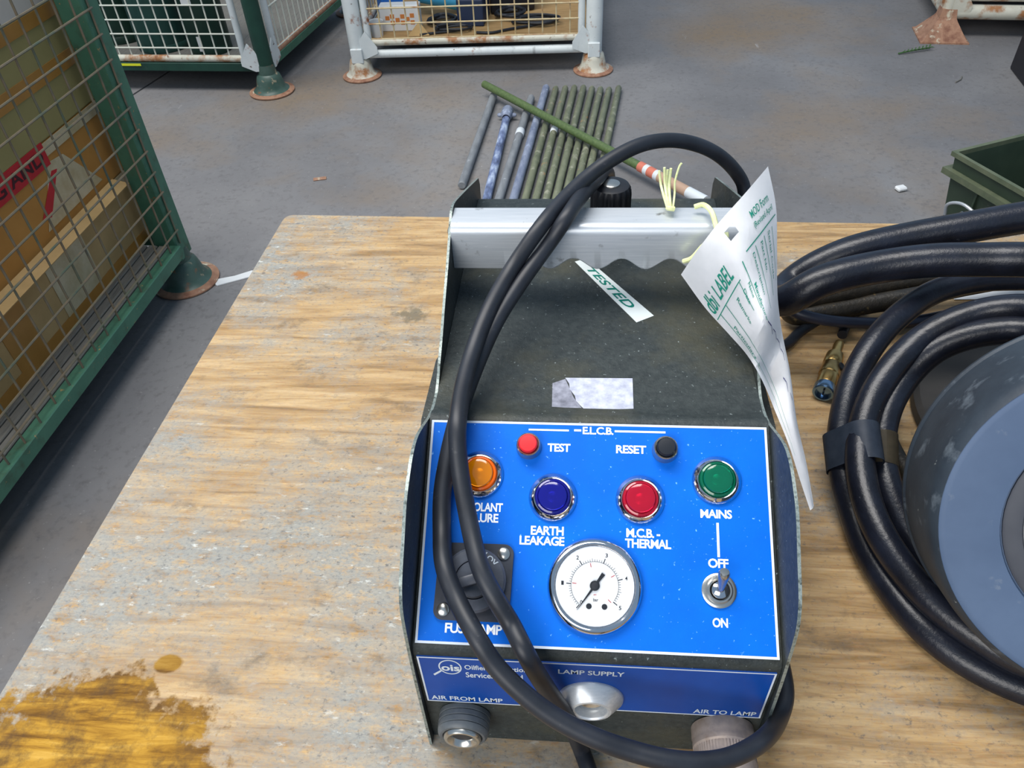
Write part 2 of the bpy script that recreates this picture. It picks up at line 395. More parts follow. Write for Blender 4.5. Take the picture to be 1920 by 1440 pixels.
def relax(pts, it=2):
    for _ in range(it):
        pts = [pts[0]] + [pts[i] * .5 + (pts[i - 1] + pts[i + 1]) * .25 for i in range(1, len(pts) - 1)] + [pts[-1]]
    return pts
def add_tube(bm, pts, r, seg=12, cap=True):
    P = [V(p) for p in pts]
    t = (P[1] - P[0]).normalized(); nx, ny, _ = frame_of(t)
    rings = []
    for i, p in enumerate(P):
        if 0 < i < len(P) - 1: tt = (P[i + 1] - P[i - 1]).normalized()
        elif i: tt = (P[i] - P[i - 1]).normalized()
        else: tt = t
        q = t.rotation_difference(tt); nx = q @ nx; ny = q @ ny; t = tt
        rr = r(i / (len(P) - 1)) if callable(r) else r
        rings.append([bm.verts.new(p + (nx * math.cos(2 * PI * k / seg) + ny * math.sin(2 * PI * k / seg)) * rr) for k in range(seg)])
    for a, b in zip(rings, rings[1:]):
        for i in range(seg):
            j = (i + 1) % seg
            bm.faces.new((a[i], a[j], b[j], b[i]))
    if cap:
        bm.faces.new(rings[0][::-1]); bm.faces.new(rings[-1])
def add_prism(bm, poly, off, mid=None):
    """extrude a planar polygon (list of points) by vector off"""
    a = [bm.verts.new(V(p)) for p in poly]; b = [bm.verts.new(V(p) + V(off)) for p in poly]
    n = len(poly)
    bm.faces.new(a); bm.faces.new(b[::-1])
    for i in range(n):
        f = bm.faces.new((a[i], b[i], b[(i + 1) % n], a[(i + 1) % n]))
        if mid is not None: f.material_index = mid

def text_data(s, bold=0.0, shear=0.0, spacing=1.0):
    cu = bpy.data.curves.new('lettering', 'FONT'); cu.body = s; cu.size = 1; cu.offset = bold; cu.shear = shear
    cu.space_character = spacing; cu.resolution_u = 3
    o = bpy.data.objects.new('lettering', cu); COL.objects.link(o)
    dg = bpy.context.evaluated_depsgraph_get(); dg.update()
    me = bpy.data.meshes.new_from_object(o.evaluated_get(dg))
    bpy.data.objects.remove(o); bpy.data.curves.remove(cu)
    vs = [(v.co.x, v.co.y) for v in me.vertices]; fs = [list(p.vertices) for p in me.polygons]
    bpy.data.meshes.remove(me)
    x0 = min(v[0] for v in vs); x1 = max(v[0] for v in vs); y0 = min(v[1] for v in vs); y1 = max(v[1] for v in vs)
    return [((x - x0) / (x1 - x0), (y - y0) / (y1 - y0)) for x, y in vs], fs
def add_text(bm, s, fn, bold=0.0, shear=0.0, spacing=1.0):
    """fn(a, b) maps the unit box of the word (a right, b up) to a world point"""
    vs, fs = text_data(s, bold, shear, spacing)
    bv = [bm.verts.new(fn(a, b)) for a, b in vs]
    for f in fs:
        try: bm.faces.new([bv[i] for i in f])
        except ValueError: pass

# ================================================================== FLOOR
fl = nb(); add_box(fl, (0, 3, T - .06), (16, 18, .08)); floor = obj('floor', fl, 'joint', smooth=False); floor['kind'] = 'structure'
jd = V((.0776, .3480, 0)).normalized(); jp = V((-1.9433, 2.9031, 0)); jn = V((jd.y, -jd.x, 0))
def jx(y, s): q = jp + jd * ((y - jp.y) / jd.y); return V((q.x + s * .006, y, T))
for s, xe in ((-1, -8), (1, 8)):
    b = nb(); add_prism(b, [jx(-6, s), V((xe, -6, T)), V((xe, 12, T)), jx(12, s)], (0, 0, -.022))
    obj('slab', b, 'floor', floor, smooth=False)

# ================================================================== WORKBENCH
ty = -0.0265; bn_ = V((math.cos(ty), math.sin(ty), 0)); bt_ = V((-math.sin(ty), math.cos(ty), 0))
def BP(a, b, z=0.0): return bn_ * a + bt_ * b + V((0, 0, z))
bench = thing('workbench', 'wooden workbench with a worn orange-brown top carrying the blue control unit and hoses', 'workbench', BP(.35, .06, T))
XL, XR, YF, YB = -0.3943, 1.15, -0.50, 0.6169
b = nb(); poly = []
for cx, cy, a0 in ((XR - .012, YB - .012, 0), (XL + .012, YB - .012, 90), (XL + .006, YF + .006, 180), (XR - .006, YF + .006, 270)):
    r = .012 if cy > 0 else .006
    for k in range(5):
        a = math.radians(a0 + 22.5 * k); poly.append(BP(cx + r * math.cos(a), cy + r * math.sin(a), 0))
add_prism(b, poly, (0, 0, -.036))
bmesh.ops.bevel(b, geom=[e for e in b.edges if all(abs(v.co.z) < 1e-6 for v in e.verts)], offset=.0018, segments=2, affect='EDGES')
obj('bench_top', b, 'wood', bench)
for a in (XL + .09, XR - .09):
    for c_ in (YF + .09, YB - .09):
        b = nb(); add_box(b, BP(a, c_, (T - .036) / 2), (.07, .07, -T - .036), (bn_, bt_, V((0, 0, 1))), .004); obj('leg', b, 'bench_frame', bench, smooth=False)
for c_ in (YF + .045, YB - .045):
    b = nb(); add_box(b, BP((XL + XR) / 2, c_, -.086), (XR - XL - .06, .022, .1), (bn_, bt_, V((0, 0, 1))), .002); obj('apron', b, 'bench_frame', bench, smooth=False)

# ================================================================== CONTROL UNIT
unit = thing('control_unit', 'dark olive portable control unit with bright blue switch panel standing on the workbench', 'control unit', (0, .19, 0))
PO = V((0, .0024, .1098)); PV = V((0, .8730, .4876)); PN = V((0, -.4876, .8730)); PLEN = .12325
def PP(u, v, h=0.0): return PO + V((u, 0, 0)) + PV * v + PN * h
# case body
prof = [(0, .0005), (0, .1015), (.0006, .1055), (.0028, .1083)]
pt = PO + PV * PLEN
prof += [(pt.y + .0016, pt.z - .0002), (pt.y + .0050, pt.z + .0006), (pt.y + .0085, pt.z - .0006), (pt.y + .0125, pt.z - .0034), (pt.y + .018, pt.z - .0050), (pt.y + .03, .1645),
         (.372, .1645), (.3765, .1630), (.378, .1590), (.378, .0005)]
b = nb(); add_prism(b, [(-.0968, y, z) for y, z in prof], (.0968 * 2, 0, 0)); obj('case', b, 'case', unit)
# side plates: a bent cheek that stands proud of the panel, dips at the waist and rises to the handle
cheek = [(-.006, .0), (-.0045, .058), (-.0035, .088), (-.0015, .116), (.001, .138), (.004, .147), (.010, .1555), (.024, .166), (.0425, .1795), (.058, .185), (.068, .187), (.080, .186), (.091, .1815),
         (.104, .1745), (.117, .1675), (.130, .164), (.140, .1635), (.149, .1665), (.158, .172), (.172, .1785), (.197, .1925), (.219, .2035), (.238, .2145), (.249, .2215), (.257, .2240), (.267, .2225),
         (.280, .2180), (.327, .2000), (.387, .1765), (.391, .1730), (.392, .168), (.392, .0)]
chk = smooth_path([(0, y, z) for y, z in cheek[:-3]], 3) + [V((0, y, z)) for y, z in cheek[-2:]]
chk[0] = V((0, -.006, 0))
for sx in (-1, 1):
    b = nb(); add_prism(b, [(sx * .0970, p.y, p.z) for p in chk], (sx * .0017, 0, 0), mid=1)
    sp = obj('side_plate', b, 'case', unit, mats=['case_edge'], smooth=False)
    bb = nb(); add_lathe(bb, (sx * .0987, .2555, .2065), (sx, 0, 0), [(.0046, 0), (.0046, .0010), (.0036, .0026), (.0015, .0034), (0, .0035)], 16)
    obj('rivet', bb, 'nickel', sp, label='bare metal handle rivet')
for sx in (-1, 1):
    b = nb(); add_prism(b, [(sx * .0988, .215, .0005), (sx * .1062, .185, .0005), (sx * .1072, .130, .0005), (sx * .1050, .105, .0005), (sx * .0988, .093, .0005)], (0, 0, .150))
    obj('side_skirt', b, 'case', unit, smooth=False)
# carry handle: folded aluminium strip, front lip scalloped for the fingers
b = nb(); NX = 97; rows = []
for i in range(NX):
    x = -.0968 + .1936 * i / (NX - 1)
    zl = .1885
    if -.0636 < x < .0650: zl += .0042 * (1 + math.cos(2 * PI * (x + .0475) / .0322))
    sec = [(.2630, .2130), (.2630, .2195), (.2622, .2212)]
    for k in range(5):
        a = math.radians(90 + 22.5 * k); sec.append((.2435 + .0062 * math.cos(a), .2152 + .0062 * math.sin(a)))
    sec += [(.2373, .2050), (.2373, zl + .0012), (.2381, zl), (.2392, zl + .0012), (.2395, .2050)]
    for k in range(5):
        a = math.radians(180 - 22.5 * k); sec.append((.2435 + .0040 * math.cos(a), .2152 + .0040 * math.sin(a)))
    sec += [(.2604, .2192), (.2608, .2186), (.2608, .2130)]
    rows.append([b.verts.new((x, y, z)) for y, z in sec])
for r0, r1 in zip(rows, rows[1:]):
    n = len(r0)
    for k in range(n): b.faces.new((r0[k], r0[(k + 1) % n], r1[(k + 1) % n], r1[k]))
b.faces.new(rows[0]); b.faces.new(rows[-1][::-1])
obj('carry_handle', b, 'alu', unit, label='folded aluminium handle with scalloped lower lip')
# knurled black knob behind the handle
b = nb(); kc = V((.0105, .312, .1645)); prof_k = []
seg = 72
rings = []
for h, r, fl_ in ((0, .0150, 1), (.040, .0150, 1), (.0435, .0146, 1), (.0462, .0130, 0), (.0470, .0105, 0)):
    rings.append([b.verts.new(kc + V((math.cos(2 * PI * i / seg) * (r - (fl_ * .0011 if (i % 4) < 2 else 0)), math.sin(2 * PI * i / seg) * (r - (fl_ * .0011 if (i % 4) < 2 else 0)), h))) for i in range(seg)])
for a, c_ in zip(rings, rings[1:]):
    for i in range(seg): b.faces.new((a[i], a[(i + 1) % seg], c_[(i + 1) % seg], c_[i]))
b.faces.new(rings[-1]); b.faces.new(rings[0][::-1])
kn = obj('regulator_knob', b, 'black', unit, label='black fluted knob with a grey centre cap')
b = nb(); add_lathe(b, kc + V((0, 0, .0468)), (0, 0, 1), [(.0064, 0), (.0062, .0010), (.0048, .0016), (0, .0017)], 24); obj('cap', b, 'nickel', kn)

# blue control panel with its printed border and wording
def panel_frame(bm, fn, u0, v0, u1, v1, w):
    for a in ((u0, v0, u1, v0 + w), (u0, v1 - w, u1, v1), (u0, v0 + w, u0 + w, v1 - w), (u1 - w, v0 + w, u1, v1 - w)):
        q = [bm.verts.new(fn(*c_)) for c_ in ((a[0], a[1]), (a[2], a[1]), (a[2], a[3]), (a[0], a[3]))]
        bm.faces.new(q)
b = nb(); add_prism(b, [PP(-.095, 0, 0), PP(.095, 0, 0), PP(.095, PLEN, 0), PP(-.095, PLEN, 0)], PN * .0010); panel = obj('control_panel', b, 'panel', unit, smooth=False, label='bright blue switch panel with white lettering')
b = nb(); panel_frame(b, lambda u, v: PP(u, v, .00112), -.095, 0, .095, PLEN, .0013); obj('border', b, 'border', panel, smooth=False)
def ptext(s, u0, v0, u1, v1, m='print', bold=.027, spacing=.92, parent=None):
    bm = nb(); add_text(bm, s, lambda a, c_: PP(u0 + (u1 - u0) * a, v0 + (v1 - v0) * c_, .00115), bold, 0, spacing)
    return obj('lettering', bm, m, parent or panel, smooth=False)
def pline(u0, v0, u1, v1, w, name='printed_line'):
    bm = nb(); d = V((u1 - u0, v1 - v0, 0)); p = V((-d.y, d.x, 0)).normalized() * w / 2
    bm.faces.new([bm.verts.new(PP(x, y, .00115)) for x, y in ((u0 - p.x, v0 - p.y), (u1 - p.x, v1 - p.y), (u1 + p.x, v1 + p.y), (u0 + p.x, v0 + p.y))])
    return obj(name, bm, 'print', panel, smooth=False)
ptext('E.L.C.B.', -.0076, .1168, .0098, .1212)
pline(-.0385, .1188, -.0155, .1188, .0010); pline(-.0125, .1190, -.0085, .1190, .0012); pline(.0105, .1190, .0390, .1190, .0011)
ptext('TEST', -.0274, .1062, -.0144, .1110); ptext('RESET', .0113, .1062, .0281, .1110)
ptext('COOLANT', -.0752, .0710, -.0513, .0760); ptext('FAILURE', -.0741, .0650, -.0535, .0700)
ptext('EARTH', -.0352, .0592, -.0171, .0641); ptext('LEAKAGE', -.0412, .0536, -.0166, .0585)
ptext('M.C.B. -', .0170, .0596, .0352, .0645); ptext('THERMAL', .0163, .0540, .0410, .0589)
ptext('MAINS', .0571, .0714, .0740, .0762); pline(.0661, .0690, .0661, .0507, .0013)
ptext('OFF', .0604, .0450, .0711, .0499); ptext('ON', .0617, .0146, .0696, .0194)
ptext('FUSE 1AMP', -.0793, .0058, -.0486, .0110)

# front name plate
def FP(x, z, h=0.0): return V((x, -h, z))
b = nb(); add_prism(b, [FP(-.095, .0492), FP(.095, .0492), FP(.095, .1012), FP(-.095, .1012)], (0, -.0008, 0)); plate = obj('name_plate', b, 'panel_dark', unit, smooth=False, label='darker blue plate on the front face with pale lettering')
b = nb(); panel_frame(b, lambda x, z: FP(x, z, .0009), -.095, .0492, .095, .1012, .0010); obj('border', b, 'border', plate, smooth=False)
def ftext(s, x0, z0, x1, z1, bold=.018, spacing=1.0):
    bm = nb(); add_text(bm, s, lambda a, c_: FP(x0 + (x1 - x0) * a, z0 + (z1 - z0) * c_, .00095), bold, 0, spacing)
    return obj('lettering', bm, 'print_grey', plate, smooth=False)
ftext('Oilfield Inspection', -.0696, .0880, -.0352, .0945); ftext('Services Limited', -.0696, .0805, -.0380, .0864)
ftext('LAMP SUPPLY', -.0186, .0900, .0169, .0948); ftext('AIR FROM LAMP', -.0922, .0516, -.0506, .0566, .02); ftext('AIR TO LAMP', .0574, .0516, .0920, .0566, .02)
# magnifying-glass emblem with its three letters
b = nb()
def ring2(bm, cx, cz, rx, rz, w, a0=0, a1=360, n=36):
    vs = []
    for i in range(n + 1):
        a = math.radians(a0 + (a1 - a0) * i / n)
        vs.append((bm.verts.new(FP(cx + rx * math.cos(a), cz + rz * math.sin(a), .00095)), bm.verts.new(FP(cx + (rx - w) * math.cos(a), cz + (rz - w * 1.2) * math.sin(a), .00095))))
    for p, q in zip(vs, vs[1:]): bm.faces.new((p[0], q[0], q[1], p[1]))
ring2(b, -.0776, .0911, .0064, .0080, .0008)
b.faces.new([b.verts.new(FP(*q, .00095)) for q in ((-.0878, .0825), (-.0872, .0808), (-.0828, .0858), (-.0832, .0874))])
add_text(b, 'ois', lambda a, c_: FP(-.0826 + .0102 * a, .0868 + .0070 * c_, .00095), .03)
obj('emblem', b, 'print_grey', plate, smooth=False)

# push buttons
def push_button(u, v, capm, lab):
    bm = nb(); add_lathe(bm, PP(u, v, .001), PN, [(.0073, 0), (.0073, .0010), (.0066, .0050), (.0066, .0072), (.0061, .0078), (.0056, .0076), (.0055, .0040), (0, .0040)], 32)
    o = obj('push_button', bm, 'nickel', unit, label=lab)
    bm = nb(); add_lathe(bm, PP(u, v, .0045), PN, [(.0053, 0), (.0052, .0062), (.0046, .0070), (0, .0073)], 32); obj('button_cap', bm, capm, o)
push_button(-.0380, .1085, 'red_cap', 'red push button in a metal collar'); push_button(.0384, .1085, 'black_cap', 'black push button in a metal collar')
# indicator lamps
def indicator(u, v, lensm, lab, ringm=None):
    bm = nb(); add_lathe(bm, PP(u, v, .001), PN, [(.0135, 0), (.0135, .0008), (.0128, .0022), (.0106, .0042), (.0101, .0040), (.0100, .0012), (0, .0012)], 48)
    o = obj('indicator_lamp', bm, 'chrome', unit, label=lab)
    bm = nb(); add_lathe(bm, PP(u, v, .0025), PN, [(.0099, 0), (.0099, .0024), (.0094, .0033), (.0084, .0037), (.0080, .0033)], 48); obj('lens_ring', bm, ringm or lensm, o)
    bm = nb(); add_lathe(bm, PP(u, v, .0025), PN, [(.0080, 0), (.0080, .0044), (.0076, .0051), (.0060, .0055), (.0032, .0054), (0, .0052)], 48); obj('lens', bm, lensm, o)
    bm = nb(); add_lathe(bm, PP(u, v, .0024), PN, [(.0032, 0), (.0030, .0016), (0, .0022)], 20); obj('lamp_bulb', bm, 'nickel', o)
indicator(-.0652, .0918, 'amber', 'amber indicator lamp in a chrome bezel', 'amber_ring')
indicator(-.0236, .0800, 'blue_lens', 'dark blue indicator lamp in a chrome bezel')
indicator(.0245, .0803, 'red_lens', 'crimson indicator lamp in a chrome bezel')
indicator(.0664, .0922, 'green_lens', 'green indicator lamp in a chrome bezel')
# pressure gauge
gu, gv = .0001, .0330
bm = nb(); add_lathe(bm, PP(gu, gv, .001), PN, [(.0254, 0), (.0254, .0022), (.0248, .0042), (.0236, .0056), (.0224, .0060), (.0216, .0054), (.0212, .0030), (0, .0026)], 72)
gauge = obj('pressure_gauge', bm, 'chrome', unit, label='round pressure gauge with chrome rim and white dial')
GH = .0046
bm = nb(); add_lathe(bm, PP(gu, gv, .0036), PN, [(.0210, 0), (.0208, GH - .0036), (0, GH - .0036)], 48); obj('dial', bm, 'dial', gauge)
def GP(r, deg, h=0.0003): a = math.radians(deg); return PP(gu + r * math.cos(a), gv + r * math.sin(a), GH + h)
bm = nb()
def tick(bm, r0, r1, deg, w):
    a = math.radians(deg); px, py = -math.sin(a) * w / 2, math.cos(a) * w / 2
    bm.faces.new([bm.verts.new(PP(gu + r * math.cos(a) + s * px, gv + r * math.sin(a) + s * py, GH + .0002)) for r, s in ((r0, -1), (r1, -1), (r1, 1), (r0, 1))])
for k in range(6): tick(bm, .0126, .0152, 231 - 54.0 * k, .00045)
for k in range(51):
    if k % 10: tick(bm, .0126, .0138 if k % 5 else .0144, 231 - 5.4 * k, .00018)
for k in range(72): tick(bm, .0125, .0127, 229 - 3.7 * k, .0007)
def gtext(s, cx, cy, w, h, bold=.01):
    add_text(bm, s, lambda a, c_: PP(gu + cx + (a - .5) * w, gv + cy + (c_ - .5) * h, GH + .0002), bold)
for k, s in enumerate(('0', '1', '2', '3', '4', '5')):
    a = math.radians(231 - 54.0 * k); rr = .0172 if k else .0112
    gtext(s, rr * math.cos(a), rr * math.sin(a), .0013, .0021)
gtext('bar', .0006, -.0072, .0026, .0016)
obj('scale_markings', bm, 'needle', gauge, smooth=False)
bm = nb()
for k in range(4): tick(bm, .0098, .0120, 175 - 73 * k, .00035)
gtext('psi', .0002, -.0046, .0014, .0010); obj('red_markings', bm, 'red_print', gauge, smooth=False)
for dx in (-.0030, .0052):
    bm = nb(); add_lathe(bm, PP(gu + dx, gv - .0106, GH), PN, [(.0015, 0), (.0015, .0003), (.0010, .0004), (0, .0002)], 16); obj('dial_screw', bm, 'needle', gauge)
bm = nb(); dirn = math.radians(234)
def npt(r, w): return PP(gu + r * math.cos(dirn) - w * math.sin(dirn), gv + r * math.sin(dirn) + w * math.cos(dirn), GH + .0008)
add_prism(bm, [npt(.0158, .0001), npt(.003, .0006), npt(-.003, .0007), npt(-.0078, .0011), npt(-.0078, -.0011), npt(-.003, -.0007), npt(.003, -.0006), npt(.0158, -.0001)], PN * .0003)
add_lathe(bm, PP(gu, gv, GH + .0003), PN, [(.0027, 0), (.0026, .0012), (.0009, .0014), (0, .0014)], 24); obj('needle', bm, 'needle', gauge)
bm = nb(); add_lathe(bm, PP(gu, gv, .0062), PN, [(.0212, 0), (0, 0)], 48); obj('glass', bm, 'glass', gauge)
# toggle switch
tu, tv = .0655, .0333
bm = nb(); add_lathe(bm, PP(tu, tv, .001), PN, [(.0091, 0), (.0091, .0012), (.0084, .0016), (.0070, .0016), (.0070, .0030), (.0062, .0036), (.0054, .0036), (.0052, .0016), (0, .0014)], 40)
tog = obj('toggle_switch', bm, 'nickel', unit, label='metal toggle switch in the up position')
bm = nb(); add_lathe(bm, PP(tu, tv, .0026), PN, [(.0049, 0), (.0050, .0012), (.0044, .0034), (.0026, .0048), (0, .0052)], 32); obj('ball', bm, 'chrome', tog)
ld = (PN * .80 + PV * .58 + V((.03, 0, 0))).normalized()
bm = nb(); add_lathe(bm, PP(tu, tv, .0060), ld, [(.0019, -.001), (.0020, .003), (.0029, .0110), (.0030, .0132), (.0024, .0146), (0, .0149)], 24); obj('lever', bm, 'nickel', tog)
# fuse carrier: square flange, two screws, round body with a grip bar
fu, fv = -.0645, .0335
bm = nb(); pl = []
for cx, cy, a0 in ((-.0490, .0482, 0), (-.0800, .0482, 90), (-.0810, .0172, 180), (-.0500, .0172, 270)):
    r = .0050
    for k in range(7):
        a = math.radians(a0 + 15 * k); pl.append(PP(cx + r * math.cos(a), cy + r * math.sin(a), .001))
add_prism(bm, pl, PN * .0022); fus = obj('fuse_carrier', bm, 'fuse_plate', unit, label='black square fuse carrier with a turning grip')
for su, sv in ((-.0494, .0480), (-.0806, .0176)):
    bm = nb(); add_lathe(bm, PP(su, sv, .0031), PN, [(.0036, 0), (.0034, .0010), (.0024, .0017), (0, .0019)], 20); obj('screw', bm, 'nickel', fus)
bm = nb(); add_lathe(bm, PP(fu, fv, .0030), PN, [(.0172, 0), (.0172, .0030), (.0160, .0042), (.0120, .0046), (.0104, .0046), (.0100, .0030), (0, .0030)], 48); obj('fuse_body', bm, 'fuse', fus)
bm = nb(); gax = V((math.cos(math.radians(18)), 0, 0)) + PV * math.sin(math.radians(18)); gay = PN.cross(gax)
add_lathe(bm, PP(fu, fv, .0058), PN, [(.0098, 0), (.0098, .0020), (.0090, .0028), (0, .0030)], 40)
add_box(bm, PP(fu, fv, .0098), (.0180, .0058, .0056), (gax, gay, PN), .0012, 2); obj('grip', bm, 'fuse', fus)
def fw(deg, r, s, w, h):
    a = math.radians(deg); ux = V((math.sin(a), 0, 0)) - PV * math.cos(a); uy = V((math.cos(a), 0, 0)) + PV * math.sin(a)
    add_text(bm, s, lambda p, q: PP(fu + r * math.cos(a), fv + r * math.sin(a), .00745) + ux * (p - .5) * w + uy * (q - .5) * h, .02)
for d_, s_, w_ in ((52, 'LOV', .0085), (250, 'AC', .0055)):
    bm = nb(); fw(d_, .0140, s_, w_, .0032); obj('lettering', bm, 'print_grey', fus, smooth=False)
# front couplings and lamp socket
cx, cz = -.0742, .0332
bm = nb(); add_lathe(bm, (cx, 0, cz), (0, -1, 0), [(.0142, 0), (.0152, .0006), (.0152, .0032), (.0146, .0036), (.0152, .0040), (.0152, .0066), (.0146, .0070), (.0152, .0074), (.0150, .0102), (.0142, .0108), (.0150, .0110), (.0146, .0128), (.0132, .0142), (.0118, .0142), (.0114, .0128), (0, .0128)], 48)
cp = obj('hose_coupling', bm, 'grey_plastic', unit, label='ribbed grey coupling with an open bore at lower left')
bm = nb(); add_lathe(bm, (cx, -.0118, cz), (0, -1, 0), [(.0110, 0), (.0110, .0034), (.0102, .0046), (.0088, .0046), (.0068, .0030), (.0062, .0014), (0, .0014)], 40); obj('inner_ring', bm, 'nickel', cp)
bm = nb(); add_lathe(bm, (cx, -.0134, cz), (0, -1, 0), [(.0060, 0), (0, .0003)], 24); obj('bore', bm, 'dark_bore', cp)
cx, cz = .0760, .0335
bm = nb(); rings = []; seg = 120
for r, h, kn_ in ((.0155, 0, 0), (.0176, .0008, 0), (.0178, .0075, 1), (.0174, .0085, 0), (.0176, .0095, 0), (.0176, .0125, 0), (.0170, .0135, 1), (.0170, .0215, 1), (.0173, .0225, 0), (.0170, .0300, 0), (.0160, .0310, 0), (.0120, .0310, 0), (.0115, .0290, 0)):
    rings.append([bm.verts.new((cx + math.cos(2 * PI * i / seg) * (r - (.0004 if kn_ and i % 2 else 0)), -h, cz + math.sin(2 * PI * i / seg) * (r - (.0004 if kn_ and i % 2 else 0)))) for i in range(seg)])
for a, c_ in zip(rings, rings[1:]):
    for i in range(seg): bm.faces.new((a[i], a[(i + 1) % seg], c_[(i + 1) % seg], c_[i]))
bm.faces.new(rings[-1]); bm.faces.new(rings[0])
obj('hose_coupling', bm, 'bronze', unit, label='dull bronze knurled coupling at lower right')
sx_, sz_ = -.0003, .0642
bm = nb(); add_lathe(bm, (sx_, 0, sz_), (0, -1, 0), [(.0180, 0), (.0182, .0010), (.0178, .0028), (.0112, .0092), (.0098, .0094), (.0090, .0086), (.0086, .0020), (0, .0020)], 56)
so = obj('lamp_socket', bm, 'alu', unit, label='domed metal lamp socket in the front plate')
bm = nb(); add_lathe(bm, (sx_, -.0021, sz_), (0, -1, 0), [(.0070, 0), (.0070, .0018), (.0058, .0022), (.0040, .0014), (0, .0014)], 32); obj('contact_ring', bm, 'nickel', so)
# labels on the cover
ZC = .16465
def cover_poly(name, pts, m, lab=None, th=.00025):
    bm = nb(); add_prism(bm, [V((x, y, ZC)) for x, y in pts], (0, 0, th)); return obj(name, bm, m, unit, smooth=False, label=lab)
S0, S1, S2, S3 = [V((x, y, 0)) for x, y in ((-.0149, .2818), (-.0063, .2862), (.0392, .2180), (.0273, .2105))]
st = cover_poly('tested_sticker', [(p.x, p.y) for p in (S0, S1, S2, S3)], 'sticker', 'pale sticker strip with green lettering')
bm = nb()
def sq(a, c_):      # a along the strip, c_ across
    lo = S0.lerp(S3, a); hi = S1.lerp(S2, a); p = lo.lerp(hi, c_); return V((p.x, p.y, ZC + .0004))
add_text(bm, 'TESTED', lambda a, c_: sq(.15 + .67 * a, .20 + .52 * c_), .022, .25, 1.05); obj('lettering', bm, 'sticker_print', st, smooth=False)
cover_poly('label_remnant', [(-.0265, .1492), (-.0187, .1533), (-.0132, .1367), (-.0080, .1273), (-.0261, .1285)], 'tape_res', 'dirty adhesive left by a torn label')
cover_poly('torn_label', [(-.0187, .1542), (.0226, .1548), (.0222, .1282), (-.0060, .1259), (-.0085, .1290), (-.0118, .1340), (-.0126, .1385), (-.0158, .1440), (-.0162, .1490)], 'tape', 'torn whitish label on the cover', .0004)

# ================================================================== POWER CABLE
CABLE = [ (0.0125,0.3740,0.1580), (0.0088,0.3450,0.2049), (-0.0006,0.3060,0.2179), (-0.0110,0.2600,0.2315), (-0.0202,0.2327,0.2310), (-0.0299,0.2260,0.2182), (-0.0470,0.2020,0.2047), (-0.0619,0.1720,0.1947), (-0.0723,0.1460,0.1815), (-0.0784,0.1250,0.1725), (-0.0799,0.0990,0.1752), (-0.0828,0.0843,0.1659), (-0.0848,0.0673,0.1552), (-0.0830,0.0475,0.1464), (-0.0791,0.0272,0.1454), (-0.0709,0.0115,0.1389), (-0.0582,-0.0080,0.1358), (-0.0498,-0.0160,0.1260), (-0.0383,-0.0240,0.1187), (-0.0243,-0.0310,0.1104), (-0.0105,-0.0360,0.1048), (0.0046,-0.0400,0.1002), (0.0186,-0.0420,0.0957), (0.0349,-0.0440,0.0928), (0.0517,-0.0430,0.0888), (0.0690,-0.0380,0.0845), (0.0881,-0.0250,0.0762), (0.1055,-0.0003,0.0498), (0.1132,0.0180,0.0464), (0.1160,0.0700,0.0300), (0.1165,0.1300,0.0200), (0.1165,0.2000,0.0300), (0.1150,0.2800,0.0900), (0.1142,0.3450,0.1856), (0.1035,0.3450,0.2044), (0.0849,0.3350,0.2241), (0.0654,0.3250,0.2365), (0.0473,0.3150,0.2434), (0.0283,0.3030,0.2459), (0.0101,0.2900,0.2427), (-0.0059,0.2770,0.2371), (-0.0224,0.2534,0.2325), (-0.0369,0.2260,0.2277), (-0.0533,0.2080,0.2106), (-0.0660,0.1750,0.2018), (-0.0739,0.1470,0.1912), (-0.0768,0.1180,0.1878), (-0.0764,0.0919,0.1861), (-0.0754,0.0789,0.1766), (-0.0727,0.0665,0.1662), (-0.0690,0.0536,0.1579), (-0.0651,0.0408,0.1518), (-0.0593,0.0250,0.1465), (-0.0514,0.0137,0.1390), (-0.0428,0.0055,0.1276), (-0.0351,-0.0080,0.1253), (-0.0289,-0.0100,0.1057), (-0.0213,-0.0110,0.0828), (-0.0144,-0.0110,0.0617), (-0.0089,-0.0090,0.0343), (-0.0047,-0.0063,0.0058), (-0.0005,-0.0169,0.0056), (0.0048,-0.0341,0.0055), (0.0136,-0.0560,0.0055), (0.0400,-0.1300,0.0055), (0.0850,-0.2500,0.0055), (0.0700,-0.4200,0.0055) ]
b = nb(); add_tube(b, relax(smooth_path(CABLE, 8), 6), .0051, 16)
cable = obj('power_cable', b, 'rubber'); tag(cable, 'long black rubber power cable looped twice over the blue control unit', 'cable')

